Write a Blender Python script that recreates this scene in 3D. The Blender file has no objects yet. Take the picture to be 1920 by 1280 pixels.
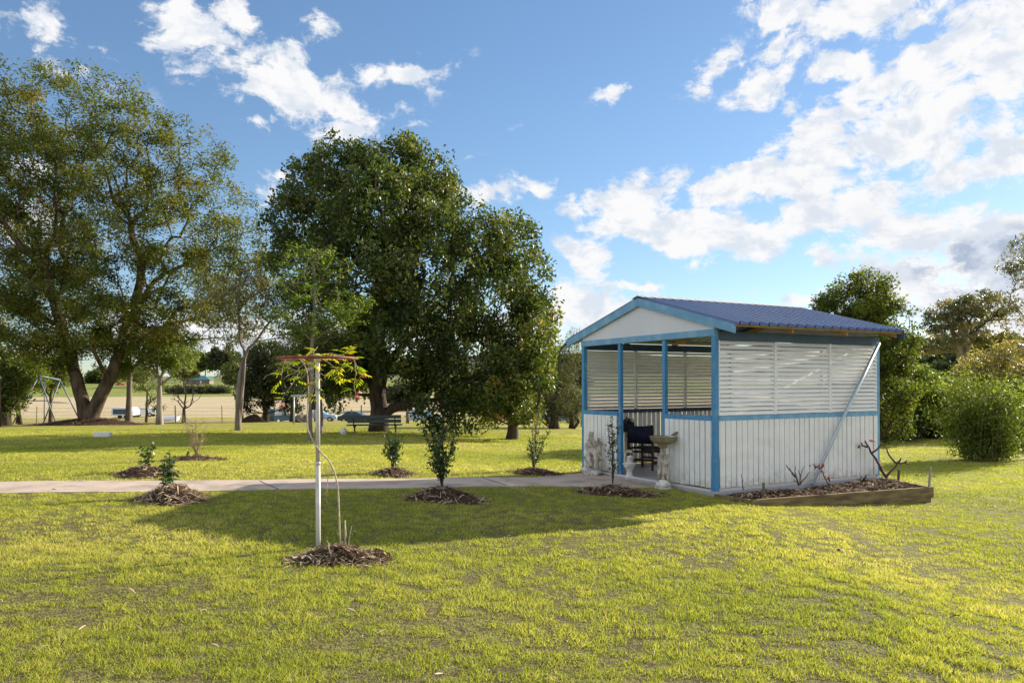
import bpy, bmesh, math, random
import numpy as np
from mathutils import Vector, Matrix
scene = bpy.context.scene
col = scene.collection

# ---------------------------------------------------------------- camera
F, CX, YH, ROLL, EYE = 1413.9, 960.0, 721.84, -0.0037, 1.65
cam_d = bpy.data.cameras.new('camera'); cam = bpy.data.objects.new('camera', cam_d); col.objects.link(cam)
cam_d.sensor_width = 36.0; cam_d.lens = F / 1920 * 36.0
cam_d.shift_y = (YH - 640) / 1920.0
cam_d.clip_start = 0.05; cam_d.clip_end = 9000
cam.matrix_world = Matrix.Translation((0, 0, EYE)) @ Matrix.Rotation(math.radians(90), 4, 'X') @ Matrix.Rotation(ROLL, 4, 'Z')
scene.camera = cam

# ---------------------------------------------------------------- sun, sky, exposure
SUN = Vector((0.787, 0.617, 0.0)).normalized()
SUN_EL = math.radians(20.5)
SUNV = Vector((SUN.x * math.cos(SUN_EL), SUN.y * math.cos(SUN_EL), math.sin(SUN_EL)))
sd = bpy.data.lights.new('sun', 'SUN'); sun = bpy.data.objects.new('sun', sd); col.objects.link(sun)
sd.energy = 5.0; sd.angle = math.radians(0.5); sd.color = (1.0, 0.90, 0.74)
sun.rotation_euler = SUNV.to_track_quat('Z', 'Y').to_euler()
scene.view_settings.view_transform = 'Standard'; scene.view_settings.look = 'None'
scene.view_settings.gamma = 1; scene.view_settings.exposure = 1.03
scene.view_settings.use_curve_mapping = False
scene.cycles.max_bounces = 8; scene.cycles.transparent_max_bounces = 8; scene.cycles.sample_clamp_indirect = 6

world = bpy.data.worlds.new('World'); scene.world = world; world.use_nodes = True
wt = world.node_tree; wt.nodes.clear()
def wn(t, **k):
    n = wt.nodes.new(t)
    for a, b in k.items(): setattr(n, a, b)
    return n
def wl(a, b): wt.links.new(a, b)
def wmath(op, a, b=None, clamp=False):
    n = wn('ShaderNodeMath', operation=op, use_clamp=clamp)
    for i, v in enumerate((a, b)):
        if v is None: continue
        if isinstance(v, (int, float)): n.inputs[i].default_value = v
        else: wl(v, n.inputs[i])
    return n.outputs[0]
def wrange(v, a, b, c=0., d=1.):
    n = wn('ShaderNodeMapRange', interpolation_type='SMOOTHSTEP'); wl(v, n.inputs[0])
    for i, x in zip((1, 2, 3, 4), (a, b, c, d)): n.inputs[i].default_value = x
    return n.outputs[0]
sky = wn('ShaderNodeTexSky', sky_type='NISHITA'); sky.sun_disc = False
sky.sun_elevation = SUN_EL; sky.sun_rotation = math.atan2(SUN.x, SUN.y)
sky.air_density = 1.0; sky.dust_density = 0.15; sky.ozone_density = 1.6
tc = wn('ShaderNodeTexCoord'); sep = wn('ShaderNodeSeparateXYZ'); wl(tc.outputs['Generated'], sep.inputs[0])
az = wmath('ARCTAN2', sep.outputs[0], sep.outputs[1])
hyp = wmath('SQRT', wmath('ADD', wmath('MULTIPLY', sep.outputs[0], sep.outputs[0]), wmath('MULTIPLY', sep.outputs[1], sep.outputs[1])))
el = wmath('ARCTAN2', sep.outputs[2], hyp)
cmb = wn('ShaderNodeCombineXYZ'); wl(az, cmb.inputs[0]); wl(el, cmb.inputs[1])
# cloud banks: azimuth/elevation centre, half sizes, tilt, strength   (written as sky directions)
def azel(px, py):
    x = (px - CX) / F; z = (YH - py) / F
    return math.atan2(x, 1.0), math.atan2(z, math.hypot(x, 1.0))
BANKS = [  # px, py, rx, ry, tilt(deg, + = rising to right), strength
 (100,60,200,70,-15,.50),(310,22,60,25,0,.45),(390,100,180,60,-32,.74),(520,160,210,62,-15,.74),(650,185,130,55,8,.70),(450,30,90,35,-25,.6),(610,60,60,35,10,.6),
 (520,100,90,40,-10,.55),(790,135,90,32,15,.62),(700,128,40,20,0,.6),(1140,178,75,16,18,.6),(930,165,30,14,0,.5),
 (1480,20,90,40,-10,.8),(1620,25,150,45,18,.9),(1460,75,60,30,15,.65),(1330,130,70,40,25,.62),(1420,160,80,38,5,.8),(1485,195,40,20,25,.6),
 (1580,130,90,35,-5,.75),(1720,40,120,35,20,.7),(1800,150,200,110,25,1.25),(1640,235,230,85,22,1.15),(1850,260,160,90,0,1.1),(1850,80,120,50,15,.9),
 (1560,330,170,38,10,.85),(1400,352,170,45,8,1.0),(1180,385,120,52,10,1.1),(1290,430,170,58,-14,1.1),(1400,460,110,45,0,.95),(1090,478,60,30,-35,.85),
 (1560,405,190,38,14,.9),(1540,480,90,35,0,.7),(1200,543,75,16,2,.75),(1360,562,60,16,0,.7),(1490,570,50,18,0,.7),
 (1770,330,170,40,4,.8),(1740,430,180,50,12,.95),(1860,455,190,55,12,1.15),(1750,540,180,90,0,1.15),(1890,580,130,80,0,1.1),(1110,600,140,60,0,1.0),(1060,560,50,30,-40,.8),
 (980,615,150,50,0,.9),(700,620,200,40,0,.8),(530,318,50,16,-8,.65),(520,350,70,30,10,.5),(930,365,110,26,12,.75),(440,640,190,60,0,.95),(260,600,200,60,0,.6),
 (850,300,60,14,0,.35),(780,232,40,10,10,.4),(490,235,60,14,0,.45),(960,230,26,8,0,.3),(60,420,120,60,0,.5),(1850,700,300,60,0,.9),(40,300,60,30,0,.4)]
GREY = [(1850,478,200,48,8,1.3),(1640,520,110,40,0,.6),(1800,548,90,26,0,.8),(1760,505,150,40,0,.6),(470,652,120,30,0,.9),(1760,150,70,30,0,.35),(1320,470,90,18,-12,.3),(1905,520,90,60,0,.8)]
nz0 = wn('ShaderNodeTexNoise'); nz0.inputs['Scale'].default_value = 9; nz0.inputs['Detail'].default_value = 4
wl(cmb.outputs[0], nz0.inputs['Vector'])
wsub = wn('ShaderNodeVectorMath', operation='SUBTRACT'); wl(nz0.outputs['Color'], wsub.inputs[0]); wsub.inputs[1].default_value = (.5, .5, .5)
wsc = wn('ShaderNodeVectorMath', operation='SCALE'); wl(wsub.outputs[0], wsc.inputs[0]); wsc.inputs['Scale'].default_value = 0.05
warp = wn('ShaderNodeVectorMath', operation='ADD'); wl(cmb.outputs[0], warp.inputs[0]); wl(wsc.outputs[0], warp.inputs[1])
flat = wn('ShaderNodeVectorMath', operation='MULTIPLY'); wl(warp.outputs[0], flat.inputs[0]); flat.inputs[1].default_value = (1, 1, 0)
def banks(lst):
    tot = None
    for px, py, rx, ry, t, s in lst:
        a, e = azel(px, py); k = math.cos(a) ** 2
        mp = wn('ShaderNodeMapping', vector_type='TEXTURE'); wl(flat.outputs[0], mp.inputs[0])
        mp.inputs['Location'].default_value = (a, e, 0); mp.inputs['Rotation'].default_value = (0, 0, math.radians(t))
        mp.inputs['Scale'].default_value = (1.55 * rx / F * k, 1.55 * ry / F * math.cos(a), 1)
        g = wn('ShaderNodeTexGradient', gradient_type='SPHERICAL'); wl(mp.outputs[0], g.inputs[0])
        v = wmath('MULTIPLY', g.outputs['Fac'], s)
        tot = v if tot is None else wmath('MAXIMUM', tot, v)
    return tot
bank = banks(BANKS)
behind = wrange(wmath('ABSOLUTE', az), .66, .95, 0., .68)          # broken cloud over the unseen sky, thickened to fill the shaded walls
stretch = wn('ShaderNodeVectorMath', operation='MULTIPLY'); wl(warp.outputs[0], stretch.inputs[0]); stretch.inputs[1].default_value = (1., 1.5, 1.)
nz = wn('ShaderNodeTexNoise'); nz.inputs['Scale'].default_value = 15; nz.inputs['Detail'].default_value = 9
nz.inputs['Roughness'].default_value = .66; wl(stretch.outputs[0], nz.inputs['Vector'])
nzb = wn('ShaderNodeTexNoise'); nzb.inputs['Scale'].default_value = 5; nzb.inputs['Detail'].default_value = 5; wl(stretch.outputs[0], nzb.inputs['Vector'])
nlow = wmath('MULTIPLY', wmath('SUBTRACT', nzb.outputs['Fac'], .5), .7)
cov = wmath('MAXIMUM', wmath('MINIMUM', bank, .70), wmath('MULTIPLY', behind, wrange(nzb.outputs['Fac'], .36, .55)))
dens = wmath('ADD', wmath('ADD', wmath('MULTIPLY', cov, .95), wmath('MULTIPLY', wmath('SUBTRACT', nz.outputs['Fac'], .5), 2.3)), nlow)
alpha = wrange(dens, .24, .58)
alpha = wmath('MULTIPLY', alpha, wrange(cov, .0, .34))
grey = banks(GREY)
gn = wmath('MULTIPLY', wrange(wmath('ADD', grey, wmath('MULTIPLY', wmath('SUBTRACT', nzb.outputs['Fac'], .5), 1.6)), .15, .75), wrange(nz.outputs['Fac'], .40, .56))
ccol = wn('ShaderNodeMixRGB'); wl(gn, ccol.inputs[0])
ccol.inputs[1].default_value = (.475, .475, .48, 1); ccol.inputs[2].default_value = (.22, .26, .33, 1)
nzs = wn('ShaderNodeTexNoise'); nzs.inputs['Scale'].default_value = 22; nzs.inputs['Detail'].default_value = 8; nzs.inputs['Roughness'].default_value = .6; wl(stretch.outputs[0], nzs.inputs['Vector'])
soft = wn('ShaderNodeMixRGB'); wl(wrange(nzs.outputs['Fac'], .36, .56), soft.inputs[0]); soft.inputs[1].default_value = (.36, .39, .435, 1); wl(ccol.outputs[0], soft.inputs[2])
SKYK = 0.090
skg = wn('ShaderNodeGamma'); skg.inputs[1].default_value = .80; wl(sky.outputs[0], skg.inputs[0])
skh = wn('ShaderNodeHueSaturation'); skh.inputs['Saturation'].default_value = 1.08
skm = wn('ShaderNodeMixRGB', blend_type='MULTIPLY'); skm.inputs[0].default_value = 1; wl(skg.outputs[0], skm.inputs[1]); skm.inputs[2].default_value = (.92, 1.04, 1.20, 1)
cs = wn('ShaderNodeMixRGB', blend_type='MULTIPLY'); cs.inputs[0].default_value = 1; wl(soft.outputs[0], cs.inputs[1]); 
opp = wn('ShaderNodeMapRange').outputs[0]   # out-of-view cloud made brighter, as added fill light for the shaded walls
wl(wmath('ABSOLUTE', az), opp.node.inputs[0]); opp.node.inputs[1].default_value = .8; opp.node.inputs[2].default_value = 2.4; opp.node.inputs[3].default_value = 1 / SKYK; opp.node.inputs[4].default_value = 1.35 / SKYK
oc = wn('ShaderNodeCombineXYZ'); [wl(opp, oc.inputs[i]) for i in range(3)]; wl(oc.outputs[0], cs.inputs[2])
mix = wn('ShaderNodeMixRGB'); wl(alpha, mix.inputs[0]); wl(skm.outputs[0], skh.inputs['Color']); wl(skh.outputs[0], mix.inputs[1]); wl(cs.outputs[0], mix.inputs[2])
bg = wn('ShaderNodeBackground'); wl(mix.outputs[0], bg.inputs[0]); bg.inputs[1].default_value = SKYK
wo = wn('ShaderNodeOutputWorld'); wl(bg.outputs[0], wo.inputs[0])

# ---------------------------------------------------------------- terrain height
YP = np.array([-50, 0, 12, 22, 34, 45, 60, 75, 90, 105, 120, 150, 250, 350, 450, 700, 1500, 3000.])
ZP = np.array([0.05, 0.0, 0.0, -.16, -.42, -.80, -1.45, -2.2, -2.85, -3.1, -2.95, -2.7, -1.8, .6, 3.9, 11., 16., 16.])
XP = [-14, -6, -3, 0, 1.5, 3.1, 3.7, 5, 7, 12]; SP = [.28, .25, .17, .06, .01, -.01, -.12, -.18, -.25, -.28]
def gz(x, y):
    x = np.asarray(x, float); y = np.asarray(y, float)
    far = np.clip((y - 60) / 30, 0, 1)
    side = sum(np.interp(x+o_, XP, SP) for o_ in (-.5, -.25, 0, .25, .5))/5 * (1 - far)
    zz = (np.interp(y - 1.5, YP, ZP) + np.interp(y, YP, ZP) + np.interp(y + 1.5, YP, ZP)) / 3
    bump = 0.012 * np.sin(x * 1.3 + 1.7 * np.sin(y * .4)) * np.sin(y * .9 + x * .3)
    return zz + side + bump
def ray(px, py):
    a, b = px - 960.0, py - 640.0
    c, s = math.cos(-ROLL), math.sin(-ROLL)
    a, b = a * c - b * s, a * s + b * c
    return a / F, (YH - 640 - b) / F        # x/y, (z-eye)/y
def pt(px, py, D):
    u, v = ray(px, py); return Vector((u * D, D, EYE + v * D))
def at(px, py, dmax=400):
    u, v = ray(px, py); D = 2.0
    while D < dmax:
        if EYE + v * D <= gz(u * D, D): break
        D += 0.02
    return Vector((u * D, D, float(gz(u * D, D))))
def atD(px, D, off=0.0):
    p = pt(px, 722, D); p.z = float(gz(p.x, p.y)) + off; return p
def ground(x, y): return float(gz(x, y))

# ---------------------------------------------------------------- object helpers
def tag(o, label=None, cat=None, group=None, kind=None):
    if label: o['label'] = label
    if cat: o['category'] = cat
    if group: o['group'] = group
    if kind: o['kind'] = kind
    return o
def empty(name, loc, rz=0, label=None, cat=None, group=None):
    o = bpy.data.objects.new(name, None); col.objects.link(o); o.location = loc; o.rotation_euler = (0, 0, rz)
    o.empty_display_size = .2
    return tag(o, label, cat, group)
def mesh_np(name, V, polys_n, idx, mat, parent=None, attr=None, smooth=False):
    """V (n,3); polys_n = loops per face (int); idx flat loops"""
    me = bpy.data.meshes.new(name); V = np.asarray(V, np.float32); idx = np.asarray(idx, np.int32).ravel()
    nf = len(idx) // polys_n
    me.vertices.add(len(V)); me.vertices.foreach_set('co', V.ravel())
    me.loops.add(len(idx)); me.loops.foreach_set('vertex_index', idx)
    me.polygons.add(nf); me.polygons.foreach_set('loop_start', np.arange(nf, dtype=np.int32) * polys_n)
    me.polygons.foreach_set('loop_total', np.full(nf, polys_n, np.int32))
    if smooth: me.polygons.foreach_set('use_smooth', np.ones(nf, bool))
    me.update(calc_edges=True)
    if attr is not None:
        a = me.attributes.new('rnd', 'FLOAT', 'POINT'); a.data.foreach_set('value', np.asarray(attr, np.float32))
    me.materials.append(mat)
    o = bpy.data.objects.new(name, me); col.objects.link(o)
    if parent: o.parent = parent
    return o
class MB:
    def __init__(s): s.v = []; s.f = []; s.sm = []
    def add(s, vs, fs, smooth=False):
        k = len(s.v); s.v += [tuple(v) for v in vs]; s.f += [[i + k for i in f] for f in fs]; s.sm += [smooth] * len(fs); return s
    def box(s, a, b, M=None):
        x0, y0, z0 = a; x1, y1, z1 = b
        vs = [Vector(p) for p in ((x0,y0,z0),(x1,y0,z0),(x1,y1,z0),(x0,y1,z0),(x0,y0,z1),(x1,y0,z1),(x1,y1,z1),(x0,y1,z1))]
        if M: vs = [M @ v for v in vs]
        return s.add(vs, [(0,3,2,1),(4,5,6,7),(0,1,5,4),(1,2,6,5),(2,3,7,6),(3,0,4,7)])
    def beam(s, p, q, w, h, up=(0,0,1)):
        p = Vector(p); q = Vector(q); d = q - p; L = d.length; d.normalize(); u = Vector(up)
        sx = d.cross(u).normalized(); u = sx.cross(d).normalized()
        M = Matrix((sx, d, u)).transposed().to_4x4(); M.translation = p
        return s.box((-w/2, 0, -h/2), (w/2, L, h/2), M)
    def tube(s, pts, rs, n=8, cap=True, smooth=True):
        pts = [Vector(p) for p in pts]
        if isinstance(rs, (int, float)): rs = [rs] * len(pts)
        vs = []; up = Vector((0.31, .17, .93)).normalized()
        ref = None
        for i, p in enumerate(pts):
            d = (pts[min(i+1, len(pts)-1)] - pts[max(i-1, 0)]).normalized()
            if ref is None:
                ref = d.cross(up)
                if ref.length < .1: ref = d.cross(Vector((1, 0, 0)))
            ref = (ref - d * ref.dot(d)).normalized(); w = d.cross(ref)
            for k in range(n):
                a = 2 * math.pi * k / n; vs.append(p + (ref * math.cos(a) + w * math.sin(a)) * rs[i])
        fs = [(i*n+k, i*n+(k+1) % n, (i+1)*n+(k+1) % n, (i+1)*n+k) for i in range(len(pts)-1) for k in range(n)]
        k0 = len(s.f); s.add(vs, fs, smooth)
        if cap:
            b = len(s.v) - len(vs); s.f.append([b+k for k in range(n)][::-1]); s.f.append([b+(len(pts)-1)*n+k for k in range(n)]); s.sm += [False, False]
        return s
    def lathe(s, c, prof, n=20, sq=1.0, wob=0.0):
        vs = []; c = Vector(c); rng = random.Random(3)
        for r, z in prof:
            for k in range(n):
                a = 2*math.pi*k/n; rr = r * (1 + wob * rng.uniform(-1, 1)); vs.append(c + Vector((rr*math.cos(a), rr*math.sin(a)*sq, z)))
        m = len(prof)
        fs = [(i*n+k, i*n+(k+1) % n, (i+1)*n+(k+1) % n, (i+1)*n+k) for i in range(m-1) for k in range(n)]
        s.add(vs, fs, True); b = len(s.v) - len(vs)
        s.f.append([b+k for k in range(n)][::-1]); s.f.append([b+(m-1)*n+k for k in range(n)]); s.sm += [False, False]
        return s
    def blob(s, c, r, seed=0, n=10, rough=.12):
        rng = random.Random(seed); c = Vector(c); r = Vector(r) if not isinstance(r, (int, float)) else Vector((r, r, r))
        vs = []; ph = [rng.uniform(0, 6) for _ in range(4)]
        for i in range(n + 1):
            th = math.pi * i / n
            for k in range(2 * n):
                a = math.pi * k / n
                w = 1 + rough * (math.sin(3*a+ph[0]) * math.sin(2*th+ph[1]) + .6*math.sin(5*a+ph[2]+3*th) * math.sin(th))
                vs.append(c + Vector((r.x*w*math.sin(th)*math.cos(a), r.y*w*math.sin(th)*math.sin(a), r.z*w*math.cos(th))))
        m = 2*n
        return s.add(vs, [(i*m+k, (i+1)*m+k, (i+1)*m+(k+1) % m, i*m+(k+1) % m) for i in range(n) for k in range(m)], True)
    def build(s, name, mat, parent=None, bevel=0):
        me = bpy.data.meshes.new(name); me.from_pydata(s.v, [], s.f); me.polygons.foreach_set('use_smooth', s.sm); me.materials.append(mat); me.update()
        o = bpy.data.objects.new(name, me); col.objects.link(o)
        if parent: o.parent = parent
        if bevel:
            m = o.modifiers.new('bevel', 'BEVEL'); m.width = bevel; m.segments = 2; m.limit_method = 'ANGLE'
        return o
def skin(name, nodes, edges, mat, parent=None, sub=2, root=0):
    """nodes: (x,y,z,r)"""
    me = bpy.data.meshes.new(name); me.from_pydata([n[:3] for n in nodes], edges, []); o = bpy.data.objects.new(name, me); col.objects.link(o)
    if not me.skin_vertices: bm = bmesh.new(); bm.from_mesh(me); bm.verts.layers.skin.verify(); bm.to_mesh(me); bm.free()
    for i, n in enumerate(nodes): me.skin_vertices[0].data[i].radius = (n[3], n[3]); me.skin_vertices[0].data[i].use_root = (i == root)
    m = o.modifiers.new('skin', 'SKIN'); m.use_smooth_shade = True
    m = o.modifiers.new('sub', 'SUBSURF'); m.levels = sub; m.render_levels = sub
    me.materials.append(mat)
    if parent: o.parent = parent
    return o

# ---------------------------------------------------------------- materials
def lin(c):
    return tuple((x/255/12.92 if x/255 <= .04045 else ((x/255+.055)/1.055)**2.4) for x in c) + (1,)
def mat(name, c, c2=None, scale=6, rough=.6, spec=.4, bump=0, bscale=40, metallic=0, stretch=(1,1,1), detail=6, lo=.35, hi=.65, c3=None, s3=1.3):
    m = bpy.data.materials.new(name); m.use_nodes = True; nt = m.node_tree; b = nt.nodes['Principled BSDF']
    b.inputs['Roughness'].default_value = rough; b.inputs['Specular IOR Level'].default_value = spec; b.inputs['Metallic'].default_value = metallic
    c = c if len(c) == 4 else tuple(c) + (1,)
    t = nt.nodes.new('ShaderNodeTexCoord'); mp = nt.nodes.new('ShaderNodeMapping'); mp.inputs['Scale'].default_value = stretch
    nt.links.new(t.outputs['Object'], mp.inputs[0])
    out = None
    if c2:
        n = nt.nodes.new('ShaderNodeTexNoise'); n.inputs['Scale'].default_value = scale; n.inputs['Detail'].default_value = detail; nt.links.new(mp.outputs[0], n.inputs['Vector'])
        r = nt.nodes.new('ShaderNodeValToRGB'); r.color_ramp.elements[0].position = lo; r.color_ramp.elements[1].position = hi
        r.color_ramp.elements[0].color = c; r.color_ramp.elements[1].color = tuple(c2)[:3] + (1,); nt.links.new(n.outputs['Fac'], r.inputs[0]); out = r.outputs[0]
        if c3:
            n3 = nt.nodes.new('ShaderNodeTexNoise'); n3.inputs['Scale'].default_value = s3; n3.inputs['Detail'].default_value = 4; nt.links.new(mp.outputs[0], n3.inputs['Vector'])
            r3 = nt.nodes.new('ShaderNodeMapRange'); r3.inputs[1].default_value = .5; r3.inputs[2].default_value = .7; nt.links.new(n3.outputs['Fac'], r3.inputs[0])
            mx = nt.nodes.new('ShaderNodeMixRGB'); nt.links.new(r3.outputs[0], mx.inputs[0]); nt.links.new(out, mx.inputs[1]); mx.inputs[2].default_value = tuple(c3)[:3] + (1,); out = mx.outputs[0]
        nt.links.new(out, b.inputs['Base Color'])
    else: b.inputs['Base Color'].default_value = c
    if bump:
        n2 = nt.nodes.new('ShaderNodeTexNoise'); n2.inputs['Scale'].default_value = bscale; n2.inputs['Detail'].default_value = 5; nt.links.new(mp.outputs[0], n2.inputs['Vector'])
        bp = nt.nodes.new('ShaderNodeBump'); bp.inputs['Strength'].default_value = bump; bp.inputs['Distance'].default_value = .02
        nt.links.new(n2.outputs['Fac'], bp.inputs['Height']); nt.links.new(bp.outputs[0], b.inputs['Normal'])
    return m
def leafmat(name, ramp, transl=.35, rough=.45, spec=.5, tint=(1.0, 1.0, .45)):
    """per-leaf colour from the 'rnd' attribute; thin leaf that lets light through"""
    m = bpy.data.materials.new(name); m.use_nodes = True; nt = m.node_tree; b = nt.nodes['Principled BSDF']; out = nt.nodes['Material Output']
    a = nt.nodes.new('ShaderNodeAttribute'); a.attribute_name = 'rnd'; r = nt.nodes.new('ShaderNodeValToRGB')
    els = r.color_ramp.elements
    while len(els) < len(ramp): els.new(.5)
    for e, (p, c) in zip(els, ramp): e.position = p; e.color = tuple(c)[:3] + (1,)
    nt.links.new(a.outputs['Fac'], r.inputs[0]); nt.links.new(r.outputs[0], b.inputs['Base Color'])
    b.inputs['Roughness'].default_value = rough; b.inputs['Specular IOR Level'].default_value = spec
    tr = nt.nodes.new('ShaderNodeBsdfTranslucent'); mm = nt.nodes.new('ShaderNodeMixRGB'); mm.blend_type = 'MULTIPLY'; mm.inputs[0].default_value = 1
    nt.links.new(r.outputs[0], mm.inputs[1]); mm.inputs[2].default_value = (2.0 * tint[0], 2.0 * tint[1], 2.0 * tint[2], 1); nt.links.new(mm.outputs[0], tr.inputs[0])
    ms = nt.nodes.new('ShaderNodeMixShader'); ms.inputs[0].default_value = transl
    nt.links.new(b.outputs[0], ms.inputs[1]); nt.links.new(tr.outputs[0], ms.inputs[2]); nt.links.new(ms.outputs[0], out.inputs['Surface'])
    return m
M = {}
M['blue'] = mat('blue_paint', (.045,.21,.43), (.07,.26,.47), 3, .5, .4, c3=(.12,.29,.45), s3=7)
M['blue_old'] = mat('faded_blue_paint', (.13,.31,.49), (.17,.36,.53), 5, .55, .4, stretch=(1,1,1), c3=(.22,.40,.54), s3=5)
M['blue_shade'] = mat('blue_paint_in_shade', (.035,.075,.12), (.05,.10,.15), 3, .5)  # blue paint with the shade under the eaves put into its colour
M['white'] = mat('white_paint', (.78,.77,.75), (.84,.83,.81), 4, .55, .35, bump=.15, bscale=60, c3=(.75,.74,.70), s3=5)
def splash(m, z1, colr):
    """soil splashed on the foot of the boards"""
    nt = m.node_tree; b = nt.nodes['Principled BSDF']; src = b.inputs['Base Color'].links[0].from_socket; N = nt.nodes.new
    t = N('ShaderNodeTexCoord'); s = N('ShaderNodeSeparateXYZ'); nt.links.new(t.outputs['Object'], s.inputs[0]); n = N('ShaderNodeTexNoise'); n.inputs['Scale'].default_value = 11; n.inputs['Detail'].default_value = 6; nt.links.new(t.outputs['Object'], n.inputs[0])
    q = N('ShaderNodeMath'); q.operation = 'MULTIPLY_ADD'; nt.links.new(n.outputs['Fac'], q.inputs[0]); q.inputs[1].default_value = -.55; nt.links.new(s.outputs[2], q.inputs[2])
    r = N('ShaderNodeMapRange'); nt.links.new(q.outputs[0], r.inputs[0]); r.inputs[1].default_value = z1-.30; r.inputs[2].default_value = z1-.14; r.inputs[3].default_value = .42; r.inputs[4].default_value = 0
    mx = N('ShaderNodeMixRGB'); nt.links.new(r.outputs[0], mx.inputs[0]); nt.links.new(src, mx.inputs[1]); mx.inputs[2].default_value = colr + (1,); nt.links.new(mx.outputs[0], b.inputs['Base Color'])
splash(M['white'], .10, (.40,.33,.24))
M['slat'] = mat('cream_slat_paint', (.80,.78,.73), (.84,.83,.80), 5, .55, .35)
M['gable'] = mat('gable_sheet', (.62,.63,.67), (.67,.68,.71), 1.2, .6)
M['roof'] = mat('blue_steel_roof', (.035,.085,.22), (.045,.10,.25), .5, .42, .5, metallic=.15, c3=(.07,.12,.22), s3=.35)
M['roof'].node_tree.nodes['Principled BSDF'].inputs['Coat Weight'].default_value = 1.0; M['roof'].node_tree.nodes['Principled BSDF'].inputs['Coat Roughness'].default_value = .12
M['cream'] = mat('cream_capping', (.70,.58,.50), (.6,.5,.45), 3, .5)
M['pine'] = mat('raw_timber', (.42,.24,.09), (.52,.33,.14), 4, .65, .3, stretch=(1,1,6))
M['sleeper'] = mat('treated_pine_sleeper', (.16,.115,.05), (.28,.205,.10), 3, .8, .2, bump=.4, bscale=30, stretch=(1.0,6,6), c3=(.10,.075,.045), s3=2)
M['stake'] = mat('weathered_stake', (.11,.085,.07), (.2,.16,.13), 9, .85, .2, bump=.4)
M['stakew'] = mat('pale_weathered_stake', (.45,.40,.37), (.30,.26,.24), 14, .8, .2)
M['conc'] = mat('concrete', (.44,.35,.28), (.54,.435,.355), 2.2, .85, .2, bump=.25, bscale=90, c3=(.30,.25,.205), s3=2.1)
M['slab'] = mat('painted_floor', (.35,.34,.36), (.42,.41,.42), 3, .5)
M['galv'] = mat('pale_steel', (.42,.50,.58), (.52,.59,.66), 6, .4, .5, metallic=.2)
M['polew'] = mat('weathered_white_pipe', (.50,.485,.45), (.60,.58,.54), 5, .4, .5, c3=(.38,.35,.30), s3=6)
M['rust'] = mat('rusty_red_iron', (.17,.045,.03), (.26,.085,.05), 14, .7, .3)
M['dark'] = mat('dark_plastic', (.012,.014,.02), (.02,.02,.03), 8, .6)
M['navy'] = mat('navy_canvas', (.010,.013,.028), (.016,.020,.04), 12, .8, .2)
M['darkwood'] = mat('dark_red_timber', (.035,.014,.010), (.06,.022,.015), 12, .5)
M['stone'] = mat('weathered_stone', (.36,.31,.25), (.60,.54,.46), 12, .9, .2, bump=.5, bscale=60, c3=(.16,.13,.10), s3=9)
M['stonew'] = mat('painted_stone', (.62,.58,.54), (.78,.75,.71), 12, .85, .2, bump=.4, bscale=60, c3=(.32,.27,.22), s3=11)
M['bowl'] = mat('mossy_stone', (.20,.175,.10), (.30,.26,.17), 9, .9, .2, bump=.4, bscale=60)
M['bark'] = mat('dark_bark', (.045,.032,.024), (.11,.08,.06), 7, .9, .15, bump=1., bscale=22, stretch=(1,1,.35))
M['barkbig'] = mat('furrowed_bark', (.040,.028,.020), (.13,.095,.068), 4, .9, .15, bump=1., bscale=9, stretch=(1,1,.3))
M['barkg'] = mat('grey_bark', (.15,.12,.10), (.27,.225,.19), 4, .85, .2, bump=.6, bscale=20, stretch=(1,1,.4), c3=(.09,.07,.06), s3=1.5)
M['barkw'] = mat('pale_bark', (.34,.29,.25), (.22,.18,.15), 3, .8, .2, bump=.4, bscale=16, stretch=(1,1,.4), c3=(.14,.10,.08), s3=1.2)
M['twig'] = mat('pale_twig', (.38,.30,.18), (.25,.18,.10), 12, .8)
M['vine'] = mat('pale_vine_stem', (.52,.44,.33), (.36,.29,.20), 18, .8, .2, bump=.4)
M['rosewood'] = mat('dark_thorny_stem', (.05,.028,.025), (.11,.06,.05), 14, .8)
M['bench'] = mat('weathered_green_timber', (.045,.065,.06), (.075,.10,.09), 6, .6)
M['rock'] = mat('rock', (.14,.115,.10), (.24,.21,.18), 4, .9, bump=.6, bscale=12)
M['tin'] = mat('teal_roof', (.06,.19,.19), (.08,.23,.23), 1, .5)
M['brick'] = mat('house_wall', (.22,.15,.11), (.28,.19,.14), 2, .8)
M['glass'] = mat('window_glass', (.02,.03,.05), None, rough=.08, spec=.8)
M['carwhite'] = mat('white_car_paint', (.72,.72,.74), None, rough=.25, spec=.5)
M['cardark'] = mat('dark_car_paint', (.012,.03,.05), None, rough=.2, spec=.5)
M['carblue'] = mat('blue_car_paint', (.06,.16,.42), None, rough=.25, spec=.5)
M['carlight'] = mat('silver_blue_car_paint', (.30,.42,.58), None, rough=.25, spec=.5)
M['carred'] = mat('red_car_paint', (.45,.03,.015), None, rough=.3, spec=.5)
M['carteal'] = mat('turquoise_car_paint', (.05,.40,.55), None, rough=.25, spec=.5)
M['rubber'] = mat('rubber', (.02,.02,.02), None, rough=.8)
M['chrome'] = mat('hub_metal', (.5,.5,.52), None, rough=.35, metallic=.8)
M['wire'] = mat('fence_wire', (.22,.21,.20), None, rough=.5, metallic=.4)
M['swing'] = mat('weathered_blue_steel', (.08,.13,.22), (.18,.22,.28), 3, .5, c3=(.22,.18,.15), s3=1.2)
M['pinkr'] = mat('faded_pink_petal', (.55,.16,.18), (.6,.25,.25), 40, .6)
M['red'] = mat('red_label', (.5,.04,.06), None, rough=.5)
M['whiteobj'] = mat('chalky_white', (.72,.72,.78), (.6,.6,.66), 6, .7)
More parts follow.
